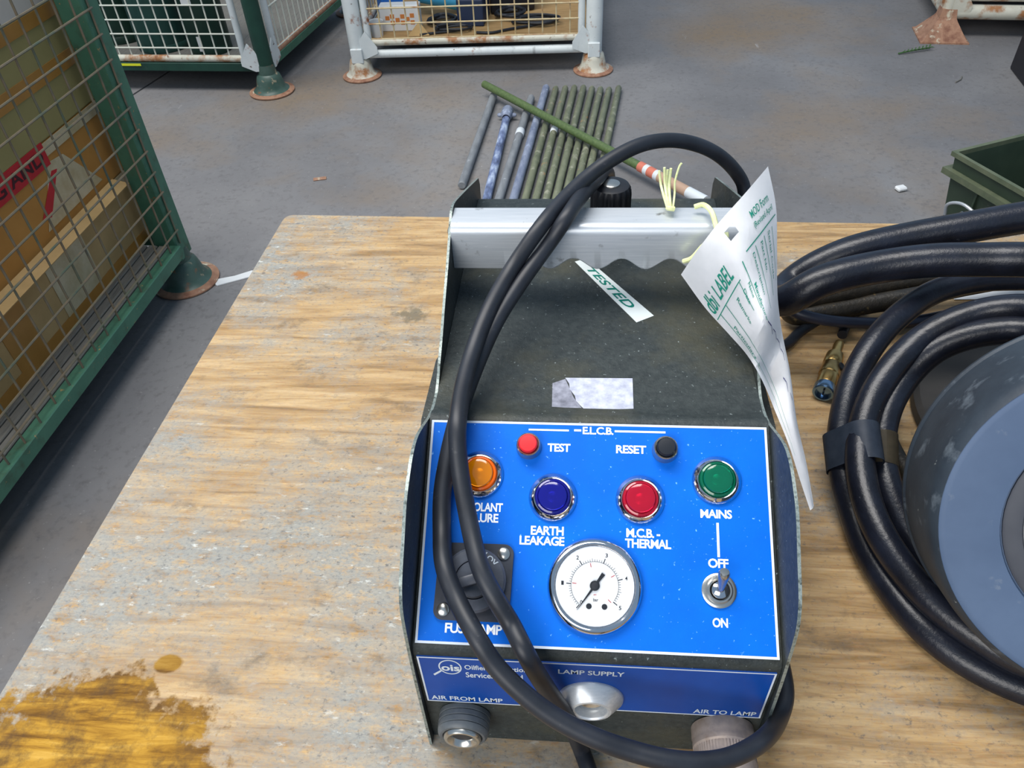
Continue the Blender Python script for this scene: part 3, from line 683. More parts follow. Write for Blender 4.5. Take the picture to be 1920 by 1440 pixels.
# ================================================================== PAPER TAG
TAG = [[ (0.0532,0.2140,0.2012),(0.0608,0.2070,0.2253),(0.0703,0.2100,0.2403),(0.0860,0.2240,0.2523),(0.1019,0.2440,0.2602) ],
  [ (0.0683,0.1980,0.1872),(0.0728,0.1920,0.2128),(0.0805,0.1920,0.2337),(0.0950,0.2120,0.2376),(0.1095,0.2360,0.2370) ],
  [ (0.0820,0.1820,0.1792),(0.0857,0.1780,0.1982),(0.0905,0.1780,0.2153),(0.1009,0.1960,0.2180),(0.1125,0.2240,0.2129) ],
  [ (0.0922,0.1680,0.1739),(0.0933,0.1600,0.1933),(0.0961,0.1600,0.2057),(0.1031,0.1750,0.2040),(0.1141,0.2080,0.1907) ],
  [ (0.0989,0.1480,0.1707),(0.1075,0.1703,0.1617),(0.1120,0.1786,0.1661),(0.1160,0.1873,0.1684),(0.1190,0.1981,0.1693) ],
  [ (0.1060,0.1321,0.1599),(0.1100,0.1419,0.1623),(0.1140,0.1515,0.1648),(0.1180,0.1606,0.1640),(0.1210,0.1709,0.1596) ],
  [ (0.1080,0.1032,0.1625),(0.1110,0.1110,0.1618),(0.1140,0.1183,0.1609),(0.1170,0.1257,0.1573),(0.1200,0.1346,0.1519) ],
  [ (0.1100,0.0806,0.1604),(0.1120,0.0848,0.1600),(0.1140,0.0897,0.1589),(0.1160,0.0936,0.1571),(0.1180,0.0983,0.1546) ],
  [ (0.1120,0.0616,0.1584),(0.1130,0.0624,0.1583),(0.1140,0.0638,0.1575),(0.1150,0.0658,0.1559),(0.1160,0.0680,0.1546) ]]
class Surf:
    def __init__(s, rows):
        R = [smooth_path(r, 6) for r in rows]
        cols = [smooth_path([R[i][j] for i in range(len(R))], 6) for j in range(len(R[0]))]
        s.g = [[cols[j][i] for j in range(len(cols))] for i in range(len(cols[0]))]
        s.nr, s.nc = len(s.g), len(s.g[0])
    def at(s, a, t, h=0.0):          # a across 0..1, t down 0..1
        x = min(max(a, 0), 1) * (s.nc - 1); y = min(max(t, 0), 1) * (s.nr - 1)
        j = min(int(x), s.nc - 2); i = min(int(y), s.nr - 2); fx = x - j; fy = y - i
        g = s.g; p = (g[i][j] * (1 - fx) + g[i][j + 1] * fx) * (1 - fy) + (g[i + 1][j] * (1 - fx) + g[i + 1][j + 1] * fx) * fy
        n = (g[i][j + 1] - g[i][j]).cross(g[i + 1][j] - g[i][j])
        n.normalize()
        if n.dot(V((-0.0104, -0.2047, 0.4932)) - p) < 0: n = -n
        return p + n * h
sf = Surf(TAG)
b = nb(); gv_ = [[b.verts.new(p) for p in r] for r in sf.g]
hole = []
for i in range(sf.nr - 1):
    for j in range(sf.nc - 1):
        if i in (2, 3) and j in (12, 13): continue
        b.faces.new((gv_[i][j], gv_[i][j + 1], gv_[i + 1][j + 1], gv_[i + 1][j]))
bmesh.ops.solidify(b, geom=list(b.faces), thickness=.0003)
pt_ = obj('paper_tag', b, 'tag'); tag(pt_, 'white printed paper tag hanging from the handle over the right side plate', 'tag')
def TT(bm, s, a0, t0, along, w, h, bold=.01):
    """text on the paper; along='across' reads left to right over the width, 'down' reads along the length"""
    if along == 'across': f = lambda p, q: sf.at(a0 + w * p, t0 - h * q, .0006)
    else: f = lambda p, q: sf.at(a0 + h * q, t0 + w * p, .0006)
    add_text(bm, s, f, bold)
bm = nb()
TT(bm, 'LABEL', .17, .168, 'across', .21, .055, .012)
TT(bm, 'MOD Form', .72, .085, 'across', .20, .028); TT(bm, '(Revised April', .71, .125, 'across', .23, .026)
TT(bm, 'dbi', .03, .175, 'across', .10, .07)
for s, a, t, w in (('Description', .60, .17, .13), ('Part No.', .72, .165, .09), ('Serial Code', .83, .16, .14), ('Remarks', .30, .215, .10), ('Date', .40, .22, .05), ('Name', .47, .22, .05), ('Manufacturer', .53, .24, .14), ('Particulars', .10, .26, .16)):
    TT(bm, s, a, t, 'down', w, .030)
obj('printed_text', bm, 'tag_print', pt_, smooth=False)
bm = nb()
def tline(a0, t0, a1, t1, w=.006, n=14):
    prev = None
    for k in range(n + 1):
        f = k / n; a = a0 + (a1 - a0) * f; t = t0 + (t1 - t0) * f
        d = V((a1 - a0, (t1 - t0), 0)); p = V((-d.y, d.x, 0)).normalized() * w * .5
        cur = (bm.verts.new(sf.at(a + p.x, t + p.y * .6, .0005)), bm.verts.new(sf.at(a - p.x, t - p.y * .6, .0005)))
        if prev: bm.faces.new((prev[0], prev[1], cur[1], cur[0]))
        prev = cur
tline(.02, .19, .42, .19); tline(.56, .15, .97, .14)
for a, t1 in ((.18, .75), (.08, .80), (.40, .30), (.66, .36), (.78, .34), (.90, .32), (.50, .32)): tline(a, .19 if a < .5 else .16, a + .02, t1)
obj('ruled_lines', bm, 'tag_print', pt_, smooth=False)
bm = nb()
for (a, t) in ((.55, .38), (.62, .42), (.66, .47), (.70, .52), (.50, .60), (.60, .66)):
    tline(a, t, a + .05, t + .025, .010, 3); tline(a + .05, t + .025, a + .02, t + .05, .010, 3)
obj('handwriting', bm, 'ink', pt_, smooth=False)
# string through the eyelet, round the handle, frayed knot standing behind it
st_ = thing('tag_string', 'pale yellow-green string tied round the silver handle with a frayed knot', 'string', (.05, .262, .2235))
STR = [[ (0.0453,0.2523,0.2260),(0.0424,0.2760,0.2292),(0.0404,0.2800,0.2388) ],
  [ (0.0463,0.2523,0.2260),(0.0447,0.2740,0.2303),(0.0434,0.2770,0.2426) ],
  [ (0.0473,0.2523,0.2260),(0.0472,0.2720,0.2313),(0.0472,0.2730,0.2439) ],
  [ (0.0460,0.2523,0.2260),(0.0465,0.2790,0.2255),(0.0465,0.2840,0.2374) ],
  [ (0.0488,0.2537,0.2260),(0.0507,0.2680,0.2288),(0.0504,0.2700,0.2363),(0.0524,0.2720,0.2459),(0.0536,0.2720,0.2482) ],
  [ (0.0453,0.2533,0.2262),(0.0465,0.2516,0.2268),(0.0494,0.2520,0.2262) ],
  [ (0.0626,0.2546,0.2262),(0.0680,0.2551,0.2275),(0.0720,0.2439,0.2290),(0.0728,0.2250,0.2296),(0.0725,0.2080,0.2338),(0.0771,0.2065,0.2355) ],
  [ (0.0736,0.2220,0.2257),(0.0666,0.2260,0.2146),(0.0611,0.2275,0.2047),(0.0565,0.2310,0.1998) ]]
for k, p_ in enumerate(STR):
    b = nb(); add_tube(b, smooth_path(p_, 5), (lambda t: (.0009 if k < 4 else .0007)) if k < 5 else (lambda t: .0017), 8)
    obj('strand', b, 'string', st_)

# ================================================================== HOSES
HOSE_A = [ (0.8000,0.1800,0.0146), (0.7400,0.2900,0.0200), (0.6600,0.3700,0.0380), (0.5600,0.4050,0.0850), (0.4412,0.4135,0.1300), (0.3982,0.4176,0.1250), (0.3703,0.4190,0.1200), (0.3200,0.4170,0.1100), (0.2779,0.4171,0.1000), (0.2333,0.4124,0.0900), (0.2032,0.4089,0.0750), (0.1840,0.4047,0.0600), (0.1687,0.3799,0.0600), (0.1695,0.3582,0.0750), (0.1930,0.3581,0.0950), (0.2355,0.3638,0.1050), (0.2787,0.3604,0.1150), (0.3167,0.3540,0.1200), (0.3407,0.3468,0.1250), (0.3904,0.3413,0.1250), (0.5000,0.3250,0.0920), (0.5800,0.2700,0.0460), (0.6300,0.1800,0.0200), (0.6500,0.0600,0.0146), (0.6600,-0.0800,0.0146) ]
HOSE_B = [ (0.7200,0.4700,0.0101), (0.6000,0.5050,0.0115), (0.4797,0.5041,0.0260), (0.4166,0.4768,0.0300), (0.3607,0.4606,0.0300), (0.3068,0.4483,0.0300), (0.2531,0.4344,0.0300), (0.2180,0.4294,0.0250), (0.1927,0.4207,0.0170), (0.1981,0.4171,0.0120), (0.2227,0.4171,0.0150), (0.2633,0.4248,0.0200), (0.3102,0.4257,0.0300), (0.3612,0.4377,0.0350), (0.4384,0.4645,0.0260), (0.5300,0.4520,0.0115), (0.6800,0.4150,0.0101) ]
HOSE_N = [ (0.4292,0.3614,0.0850), (0.3975,0.3763,0.0850), (0.3698,0.3811,0.0830), (0.3316,0.3817,0.0800), (0.2928,0.3682,0.0770), (0.2603,0.3428,0.0730), (0.2336,0.3152,0.0650), (0.2131,0.2852,0.0500), (0.2009,0.2548,0.0400), (0.1926,0.2225,0.0340), (0.1920,0.1979,0.0250), (0.1958,0.1754,0.0150), (0.1989,0.1449,0.0110), (0.2079,0.1124,0.0100), (0.2202,0.0846,0.0100), (0.2398,0.0622,0.0100), (0.2691,0.0453,0.0100), (0.3300,0.0300,0.0120), (0.4100,0.1000,0.0200), (0.4600,0.2000,0.0500), (0.4500,0.3000,0.1000), (0.3465,0.2566,0.1400), (0.3166,0.2837,0.1250), (0.2968,0.2925,0.1150), (0.2722,0.2904,0.1050), (0.2487,0.2823,0.0900), (0.2253,0.2613,0.0750), (0.2094,0.2379,0.0600), (0.1989,0.2054,0.0500), (0.1962,0.1737,0.0420), (0.1998,0.1452,0.0360), (0.2102,0.1181,0.0300), (0.2258,0.0915,0.0260), (0.2473,0.0697,0.0240), (0.2730,0.0530,0.0240), (0.3300,0.0550,0.0300), (0.3900,0.1200,0.0400), (0.4300,0.2000,0.0700), (0.4200,0.2800,0.1100), (0.3388,0.2452,0.1300), (0.3153,0.2704,0.1150), (0.2873,0.2771,0.1050), (0.2629,0.2769,0.0900), (0.2442,0.2672,0.0700), (0.2272,0.2435,0.0550), (0.2194,0.2152,0.0400), (0.2197,0.1870,0.0300), (0.2267,0.1607,0.0200), (0.2370,0.1332,0.0140), (0.2493,0.1032,0.0120) ]
HOSE_D = [ (0.2535,0.2955,0.0200), (0.2441,0.2684,0.0120), (0.2461,0.2282,0.0110), (0.2561,0.1810,0.0110), (0.2658,0.1525,0.0110) ]
THIN1 = [ (0.1844,0.4103,0.0300), (0.1922,0.4022,0.0280), (0.2118,0.3979,0.0240), (0.2371,0.3977,0.0200), (0.2696,0.4043,0.0140), (0.3019,0.4108,0.0100), (0.3469,0.4266,0.0080) ]
THIN2 = [ (0.1280,0.3600,0.0052), (0.1814,0.3781,0.0052), (0.2014,0.4009,0.0052), (0.2258,0.4221,0.0052), (0.2499,0.4388,0.0052), (0.2858,0.4589,0.0052), (0.3344,0.4834,0.0052) ]
b = nb(); add_tube(b, relax(smooth_path(HOSE_A, 8), 4), .0140, 18)
tag(obj('air_hose', b, 'hose'), 'thickest glossy black hose doubled back across the rear of the pile at right', 'hose')
b = nb(); add_tube(b, relax(smooth_path(HOSE_B, 8), 4), .0095, 14)
tag(obj('air_hose', b, 'hose_brown'), 'dusty black hose lying low beneath the thick rear hose', 'hose')
b = nb(); add_tube(b, relax(smooth_path(HOSE_N, 8), 6), .0106, 16)
coil = obj('hose_coil', b, 'hose'); tag(coil, 'coil of black hose bound with tape curling round the grey round housing', 'hose')
b = nb(); add_tube(b, relax(smooth_path(HOSE_D, 8), 4), .0065, 14)
tag(obj('short_hose', b, 'hose_brown'), 'dusty brown-black tube inside the coil beside the grey round housing', 'hose')
b = nb(); add_tube(b, relax(smooth_path(THIN1, 8), 3), .0055, 12)
tag(obj('thin_cable', b, 'thin_cable'), 'thin blue-black cable passing above the brass connector', 'cable')
b = nb(); add_tube(b, relax(smooth_path(THIN2, 8), 3), .0050, 12)
tag(obj('thin_cable', b, 'rubber'), 'thin black cable lying on the bench between the tag and the hoses', 'cable')
# tape bands round the coil: a flattened sleeve over the two outer strands
def band(parent, path_a, path_b, i, w, r, m, lab):
    pa, pb = V(path_a[i]), V(path_b[i]); d = (V(path_a[i + 1]) - V(path_a[i - 1])).normalized()
    s = (pb - pa); s -= d * s.dot(d); L_ = s.length; s.normalize(); nrm = d.cross(s).normalized(); c0 = (pa + pb) / 2
    bm = nb(); rings = []
    for k in range(5):
        t = (k / 4 - .5) * w; ring = []
        for j in range(12): a = PI / 2 + PI * j / 11; ring.append(c0 - s * L_ / 2 + d * t + (s * math.cos(a) + nrm * math.sin(a)) * r)
        for j in range(12): a = -PI / 2 + PI * j / 11; ring.append(c0 + s * L_ / 2 + d * t + (s * math.cos(a) + nrm * math.sin(a)) * r)
        rings.append([bm.verts.new(p) for p in ring])
    for a, c_ in zip(rings, rings[1:]):
        n = len(a)
        for j in range(n): bm.faces.new((a[j], a[(j + 1) % n], c_[(j + 1) % n], c_[j]))
    bmesh.ops.solidify(bm, geom=list(bm.faces), thickness=-.0008)
    return obj('tape_band', bm, m, parent, label=lab)
def mid(i): return V(HOSE_N[i]).lerp(V(HOSE_N[i + 1]), .55)
band(coil, [HOSE_N[9], mid(9), HOSE_N[10]], [HOSE_N[27], mid(27), HOSE_N[28]], 1, .030, .0122, 'band', 'blue-grey tape band around two strands')
band(coil, [HOSE_N[44], V(HOSE_N[45]), HOSE_N[46]], [HOSE_N[44], V(HOSE_N[45]) + V((.0003, 0, 0)), HOSE_N[46]], 1, .026, .0118, 'band_brown', 'brown tape band around one strand')

# brass connector on its lead
br = thing('brass_connector', 'small brass connector with a plated socket end lying beside the tag', 'connector', (.2169, .3426, 0))
BA, BB = V((.2308, .3756, .0095)), V((.2030, .3097, .0095)); bd = (BB - BA).normalized(); BL = (BB - BA).length
bm = nb(); add_lathe(bm, BA, bd, [(.0040, -.004), (.0048, 0), (.0048, .013), (.0078, .016), (.0085, .022), (.0085, .030), (.0080, .031), (.0085, .032), (.0085, .038), (.0091, .040), (.0091, .046), (.0084, .047), (.0086, .060), (.0080, BL - .010)], 32); obj('body', bm, 'brass', br)
bm = nb(); add_lathe(bm, BB - bd * .010, bd, [(.0086, 0), (.0092, .001), (.0092, .009), (.0082, .010), (.0070, .010), (.0068, .006), (0, .006)], 32); obj('socket_end', bm, 'steel_end', br, label='plated steel end ring')
for s_ in (-1, 1):
    bm = nb(); add_box(bm, BB - bd * .0036 + V((0, 0, s_ * .0026)), (.0016, .004, .001), (bd.cross(V((0, 0, 1))), bd, V((0, 0, 1)))); obj('contact', bm, 'dark_bore', br, smooth=False)
bm = nb(); add_lathe(bm, BA + bd * .034 + V((.0070, -.0030, .0042)), (.62, -.26, .74), [(.0036, -.002), (.0036, .0012), (.0028, .0014), (0, .0003)], 20); obj('locking_hole', bm, 'dark_bore', br)
BRCAB = [ (0.2377,0.3915,0.0095), (0.2475,0.4117,0.0065), (0.2574,0.4269,0.0052), (0.2679,0.4429,0.0050) ]
bm = nb(); add_tube(bm, smooth_path(BRCAB, 6), .0046, 12); obj('lead', bm, 'rubber', br, label='black lead entering the brass body')

# round housing lying among the hoses
hd = thing('round_housing', 'large dark grey tapered rubber drum lying tilted among the hoses at right', 'housing', (.33, .17, 0))
DC = V((.3072, .1185, .1070)); DN = V((-.294, -.8103, .507)).normalized()
bm = nb(); add_lathe(bm, DC, DN, [(.0300, -.080), (.0560, -.060), (.0900, -.020), (.1060, -.003), (.1095, -.0010), (.1103, .0010), (.1100, .0030), (.1085, .0045), (.1058, .0300), (.1030, .0520), (.1012, .0610), (.0990, .0660), (.0965, .0684)], 96); obj('rim', bm, 'disc_rim', hd, label='scuffed tapered side wall')
bm = nb(); add_lathe(bm, DC, DN, [(.0966, .0680), (.0950, .0686), (.0930, .0687), (.0690, .0676), (.0662, .0674), (.0656, .0650), (0, .0650)], 80); obj('face', bm, 'disc_face', hd)
bm = nb(); add_lathe(bm, DC, DN, [(.0650, .0648), (.0648, .0664), (.0630, .0672), (.0555, .0668), (.0548, .0656), (0, .0656)], 64); obj('centre_ring', bm, 'disc_dark', hd)
bm = nb(); add_lathe(bm, DC, DN, [(.0546, .0654), (.0544, .0670), (.0530, .0676), (0, .0678)], 56); obj('centre_cap', bm, 'white_item', hd, label='pale round centre')
bm = nb(); add_lathe(bm, (.3770, .2845, .0005), (0, 0, 1), [(0, 0), (.102 * .97, 0), (.102, .003), (.102, .012), (.102 * .96, .016), (.102 * .6, .018), (0, .018)], 64); tag(obj('black_disc', bm, 'disc_back'), 'flat black disc lying on the bench behind the grey tapered drum', 'disc')
# white sheets behind and under the hoses
b = nb(); add_prism(b, [(.3636, .5518, .0006), (.62, .575, .0006), (.60, .47, .0006), (.3648, .4608, .0006)], (0, 0, .0005))
tag(obj('paper_sheet', b, 'paper', smooth=False), 'white paper sheet lying on the bench behind the thick hoses', 'paper')

# ================================================================== STEEL STILLAGES
def D2(deg): a = math.radians(deg); return V((math.cos(a), math.sin(a), 0))
ZZ = V((0, 0, 1))
def bell(bm, c, r):
    add_lathe(bm, c, (0, 0, 1), [(r * .80, .012), (r * .70, .018), (r * .62, .030), (r * .56, .055), (r * .50, .072), (r * .40, .080), (r * .38, .100), (r * .36, .118)], 36)
def pyramid(bm, c, r, u, v):
    pr = []
    for k, h in ((1.0, 0), (1.0, .006), (.90, .010), (.42, .075), (.36, .085), (.30, .12)):
        pr.append([bm.verts.new(c + u * (sx * r * k) + v * (sy * r * k) + ZZ * h) for sx, sy in ((-1, -1), (1, -1), (1, 1), (-1, 1))])
    bm.faces.new(pr[0])
    for a, b_ in zip(pr, pr[1:]):
        for i in range(4): bm.faces.new((a[i], a[(i + 1) % 4], b_[(i + 1) % 4], b_[i]))
    bm.faces.new(pr[-1])
def stillage(name, label, origin, du, lu, dv, lv, H, o):
    """du/dv: unit directions of the two faces that meet at the near corner post (origin)"""
    c0 = V((origin[0], origin[1], T))
    th = thing(name, label, 'stillage', c0 + du * lu / 2 + dv * lv / 2, 'steel mesh stillages on the concrete floor')
    ou = -dv; ov = -du                                   # outward normals of the U face (front) and V face (side)
    corners = [c0, c0 + du * lu, c0 + dv * lv, c0 + du * lu + dv * lv]
    for k, c in enumerate(corners):
        b = nb(); zb = o.get('post_z', .10)
        if o.get('square'): add_box(b, c + ZZ * (zb + H) / 2, (o['pr'] * 2, o['pr'] * 2, H - zb), (du, dv, ZZ), .004)
        else: add_tube(b, [c + ZZ * zb, c + ZZ * H], o['pr'], 20)
        obj('post', b, o['post'], th, smooth=not o.get('square'))
        b = nb()
        if o.get('pyr'): pyramid(b, c, o['fr'], du, dv)
        else: bell(b, c, o['fr'])
        ft = obj('foot', b, o['foot'], th, smooth=not o.get('pyr'))
        if not o.get('pyr'):
            b = nb(); r = o['fr']; add_lathe(b, c, (0, 0, 1), [(0, .002), (r * .96, .0), (r, .003), (r, .007), (r * .93, .010), (r * .79, .0125), (r * .6, .0125)], 36)
            obj('foot_flange', b, 'rust', ft, label='rusty flange of the foot')
    def seg(nm, p, q, r, m, box=None, lab=None):
        b = nb()
        if box:
            d = (q - p); L_ = d.length; d.normalize(); s = ZZ.cross(d).normalized() if abs(d.z) < .9 else du
            add_box(b, (p + q) / 2, (L_, box[0], box[1]), (d, s, d.cross(s)), .002)
        else: add_tube(b, [p, q], r, 14)
        return obj(nm, b, m, th, smooth=not box, label=lab)
    faces = [(c0, du, lu, ou, True), (c0, dv, lv, ov, True), (corners[2], du, lu, -ou, False), (corners[1], dv, lv, -ov, False)]
    for fi, (p, d, L_, n, near) in enumerate(faces):
        fo = o['U'] if fi in (0, 2) else o['V']
        pr = o['pr']
        base = p + n * fo.get('off', 0)
        seg('bottom_rail', base + d * pr + ZZ * fo['rz'], base + d * (L_ - pr) + ZZ * fo['rz'], fo.get('rr', .016), fo['rm'], fo.get('rbox'))
        seg('top_rail', base + d * pr + ZZ * (H - .03), base + d * (L_ - pr) + ZZ * (H - .03), .016, fo['rm'], fo.get('rbox'))
        z0 = fo['z0']; s0, s1 = fo['s0'], L_ - fo['s0']
        if fo.get('fm'):
            for s in (s0, s1): seg('frame_tube', base + d * s + ZZ * z0, base + d * s + ZZ * (H - .06), fo['fr'], fo['fm'])
            seg('frame_tube', base + d * s0 + ZZ * z0, base + d * s1 + ZZ * z0, fo['fr'], fo.get('fb', fo['fm']))
            for s, sg in ((pr, 1), (L_ - pr, -1)):
                q = base + d * s + n * .024; b = nb()
                add_prism(b, [q + ZZ * (fo['rz'] - .012), q + d * (sg * .055) + ZZ * (fo['rz'] + .01), q + d * (sg * .055) + ZZ * (fo['rz'] + .035), q + d * (sg * .012) + ZZ * (fo['rz'] + .10), q - d * (sg * .02) + ZZ * (fo['rz'] + .06), q - d * (sg * .02) + ZZ * (fo['rz'] - .01)], n * .005)
                obj('gusset', b, fo['gm'], th, smooth=False)
        b = nb(); wr = o['wr']; wo = base + n * fo.get('woff', 0)
        s = fo['v0']
        while s < L_ - fo['v0'] * .5:
            add_tube(b, [wo + d * s + ZZ * z0, wo + d * s + ZZ * (H - .05)], wr, 6, False); s += fo['vs']
        z = fo['h0']
        while z > z0 - .001:
            z -= fo['hs']
        z += fo['hs']
        while z < H - .05:
            add_tube(b, [wo + n * wr * 1.4 + d * fo.get('hs0', s0) + ZZ * z, wo + n * wr * 1.4 + d * (L_ - fo.get('hs0', s0)) + ZZ * z], wr, 6, False); z += fo['hs']
        obj('wire_mesh', b, o['wire'], th, kind='stuff')
    b = nb(); add_box(b, c0 + du * lu / 2 + dv * lv / 2 + ZZ * o['fz'], (lu - .05, lv - .05, .008), (du, dv, ZZ)); obj('base_sheet', b, o['fsheet'], th, smooth=False)
    return th

# ---- near-left green stillage full of cartons
lo = V((-1.1585, 1.5991)); ldu = V((-.0380, -.9993, 0)); ldv = V((-.9993, .0380, 0))
ls = stillage('stillage', 'chipped green mesh stillage at the left holding cardboard cartons', lo, ldu, 1.25, ldv, 1.0, 1.12,
    dict(square=True, pr=.033, fr=.094, foot='green_foot', post='green_paint', wire='wire_green', wr=.0026, fz=.125, fsheet='green_dark', post_z=.09,
         U=dict(off=.030, rz=.128, rbox=(.032, .036), rm='green_paint', z0=.142, s0=.0, v0=.0153, vs=.0587, h0=.76, hs=.0578, woff=.006, hs0=.010),
         V=dict(off=.030, rz=.128, rbox=(.032, .036), rm='green_paint', z0=.142, s0=.0, v0=.0153, vs=.0587, h0=.76, hs=.0578, woff=.006, hs0=.010)))
def LP(s, off, z): return V((lo.x, lo.y, T)) + ldu * s + ldv * off + ZZ * z
for o0, o1 in ((-.012, .014), (.018, .044), (.048, .130), (.134, .30), (.304, .47), (.474, .64), (.644, .81), (.814, .95)):
    b = nb(); add_box(b, LP(.64, (o0 + o1) / 2, .138), (1.20, o1 - o0, .020), (ldu, ldv, ZZ), .002); obj('floor_board', b, 'plank', ls, smooth=False)
def carton(label, s0, s1, o0, o1, z0, z1, m):
    t_ = thing('carton', label, 'carton', LP((s0 + s1) / 2, (o0 + o1) / 2, z0), 'cartons in the green stillage')
    b = nb(); add_box(b, LP((s0 + s1) / 2, (o0 + o1) / 2, (z0 + z1) / 2), (s1 - s0, o1 - o0, z1 - z0), (ldu, ldv, ZZ), .004, 2); obj('body', b, m, t_, smooth=False)
    return t_
def strip(t_, nm, s0, s1, off, z0, z1, m, lab=None):
    b = nb(); add_box(b, LP((s0 + s1) / 2, off, (z0 + z1) / 2), (s1 - s0, .001, z1 - z0), (ldu, ldv, ZZ)); return obj(nm, b, m, t_, smooth=False, label=lab)
CF = .066
c1 = carton('pale cardboard carton patched with tape at the bottom of the green stillage', -.030, .86, CF, .60, .1486, .346, 'card')
strip(c1, 'tape_strip', -.030, .86, CF - .0008, .312, .346, 'clear_tape'); strip(c1, 'tape_strip', .24, .40, CF - .0010, .1490, .318, 'clear_tape'); strip(c1, 'tape_strip', .50, .60, CF - .0010, .1490, .318, 'card_tape'); strip(c1, 'tape_strip', -.030, .86, CF - .0012, .1490, .176, 'card_tape')
b = nb(); add_box(b, LP(.40, CF - .026, .3485), (.70, .044, .0025), (ldu, (ldv + ZZ * .25).normalized(), (ZZ - ldv * .25).normalized())); obj('top_flap', b, 'card', c1, smooth=False)
c2 = carton('brown carton with red printed tape in the middle of the green stillage', -.032, .84, CF, .60, .3465, .536, 'card_orange')
strip(c2, 'tape_strip', -.032, .30, CF - .0008, .506, .535, 'clear_tape')
rt = strip(c2, 'red_tape', .226, .80, CF - .0010, .488, .540, 'red_tape', 'red tape with dark lettering')
bm = nb(); add_text(bm, 'TRAINING AND', lambda p, q: LP(.66 - .42 * p, CF - .0020, .499 + .030 * q), .02); obj('lettering', bm, 'tape_print', rt, smooth=False)
b = nb(); add_prism(b, [LP(s, CF - .0011, z) for s, z in ((.215, .470), (.235, .475), (.330, .402), (.30, .392))], ldv * -.0004); obj('red_tape', b, 'red_tape', c2, smooth=False, label='faded loose end of red tape')
b = nb(); add_prism(b, [LP(s, CF - .0007, z) for s, z in ((.175, .487), (.236, .495), (.33, .370), (.08, .370))], ldv * -.0004); obj('tape_strip', b, 'clear_tape', c2, smooth=False)
c3 = carton('khaki carton with brown tape bands near the top of the green stillage', -.030, .85, CF, .60, .5365, .772, 'card_olive')
strip(c3, 'tape_strip', -.030, .85, CF - .0008, .632, .668, 'card_tape'); strip(c3, 'tape_strip', -.030, .85, CF - .0008, .742, .771, 'card_tape')
carton('whitish carton topmost in the green stillage', -.028, .84, CF, .60, .7725, .98, 'card_white')

# ---- middle stillage: green posts, white mesh frames, canisters inside
mo = V((-1.3207, 2.9659)); mdu = D2(176.5); mdv = D2(82.6)
ms = stillage('stillage', 'dark green stillage with white framed mesh panels holding green canisters', mo, mdu, 1.1, mdv, 1.0, .95,
    dict(pr=.033, fr=.094, foot='green_foot', post='green_dark', wire='wire_white', wr=.0032, fz=.09, fsheet='plank', post_z=.06,
         U=dict(off=0, rz=.106, rbox=(.03, .034), rm='green_dark', z0=.137, s0=.083, fm='white_paint', fb='white_rust', fr=.014, gm='white_paint', v0=.147, vs=.054, h0=.236, hs=.055, woff=.0),
         V=dict(off=0, rz=.106, rbox=(.03, .034), rm='green_paint', z0=.128, s0=.105, fm='white_paint', fb='rust', fr=.014, gm='white_paint', v0=.153, vs=.050, h0=.30, hs=.16, woff=.0)))
b = nb(); q = V((mo.x, mo.y, T)) + mdu * .61 - mdv * .017 + ZZ * .115; add_box(b, q, (.134, .002, .009), (mdu, mdv, ZZ)); obj('sticker', b, 'yellow', ms, smooth=False, label='thin yellow sticker')
def canister(label, x, y, r, h, m, strap=None):
    t_ = thing('canister', label, 'canister', (x, y, T + .0942), 'canisters in the middle stillage'); z = T + .0942
    b = nb(); add_lathe(b, (x, y, z), (0, 0, 1), [(0, 0), (r * .97, 0), (r, .006), (r, .03), (r * .985, .034), (r, .04), (r, h * .5), (r * 1.02, h * .5 + .006), (r, h * .5 + .012), (r, h - .02), (r * .9, h), (0, h)], 36); obj('body', b, m, t_)
    b = nb(); add_lathe(b, (x, y, z + h), (0, 0, 1), [(r * .45, -.001), (r * .45, .018), (r * .4, .024), (0, .024)], 24); obj('lid', b, 'can_dark', t_)
    if strap:
        a = math.radians(strap); n = V((math.cos(a), math.sin(a), 0)); s = V((-n.y, n.x, 0))
        b = nb(); add_box(b, V((x, y, z)) + n * (r + .001) + ZZ * (h * .55 + .09), (.045, .003, h * .60), (s, n, ZZ)); obj('white_label', b, 'white_item', t_, smooth=False)
        b = nb(); add_box(b, V((x, y, z)) + n * (r + .001) + s * .008 + ZZ * .055, (.018, .003, .06), (s, n, ZZ)); obj('white_label', b, 'white_item', t_, smooth=False)
canister('wide teal green canister in the middle stillage', -1.878, 3.27, .118, .50, 'teal_can')
canister('dark green canister with white label strips in the middle stillage', -1.640, 3.20, .088, .50, 'can_dark', 262)
canister('darkest green canister at the left of the middle stillage', -2.125, 3.38, .105, .48, 'can_dark')

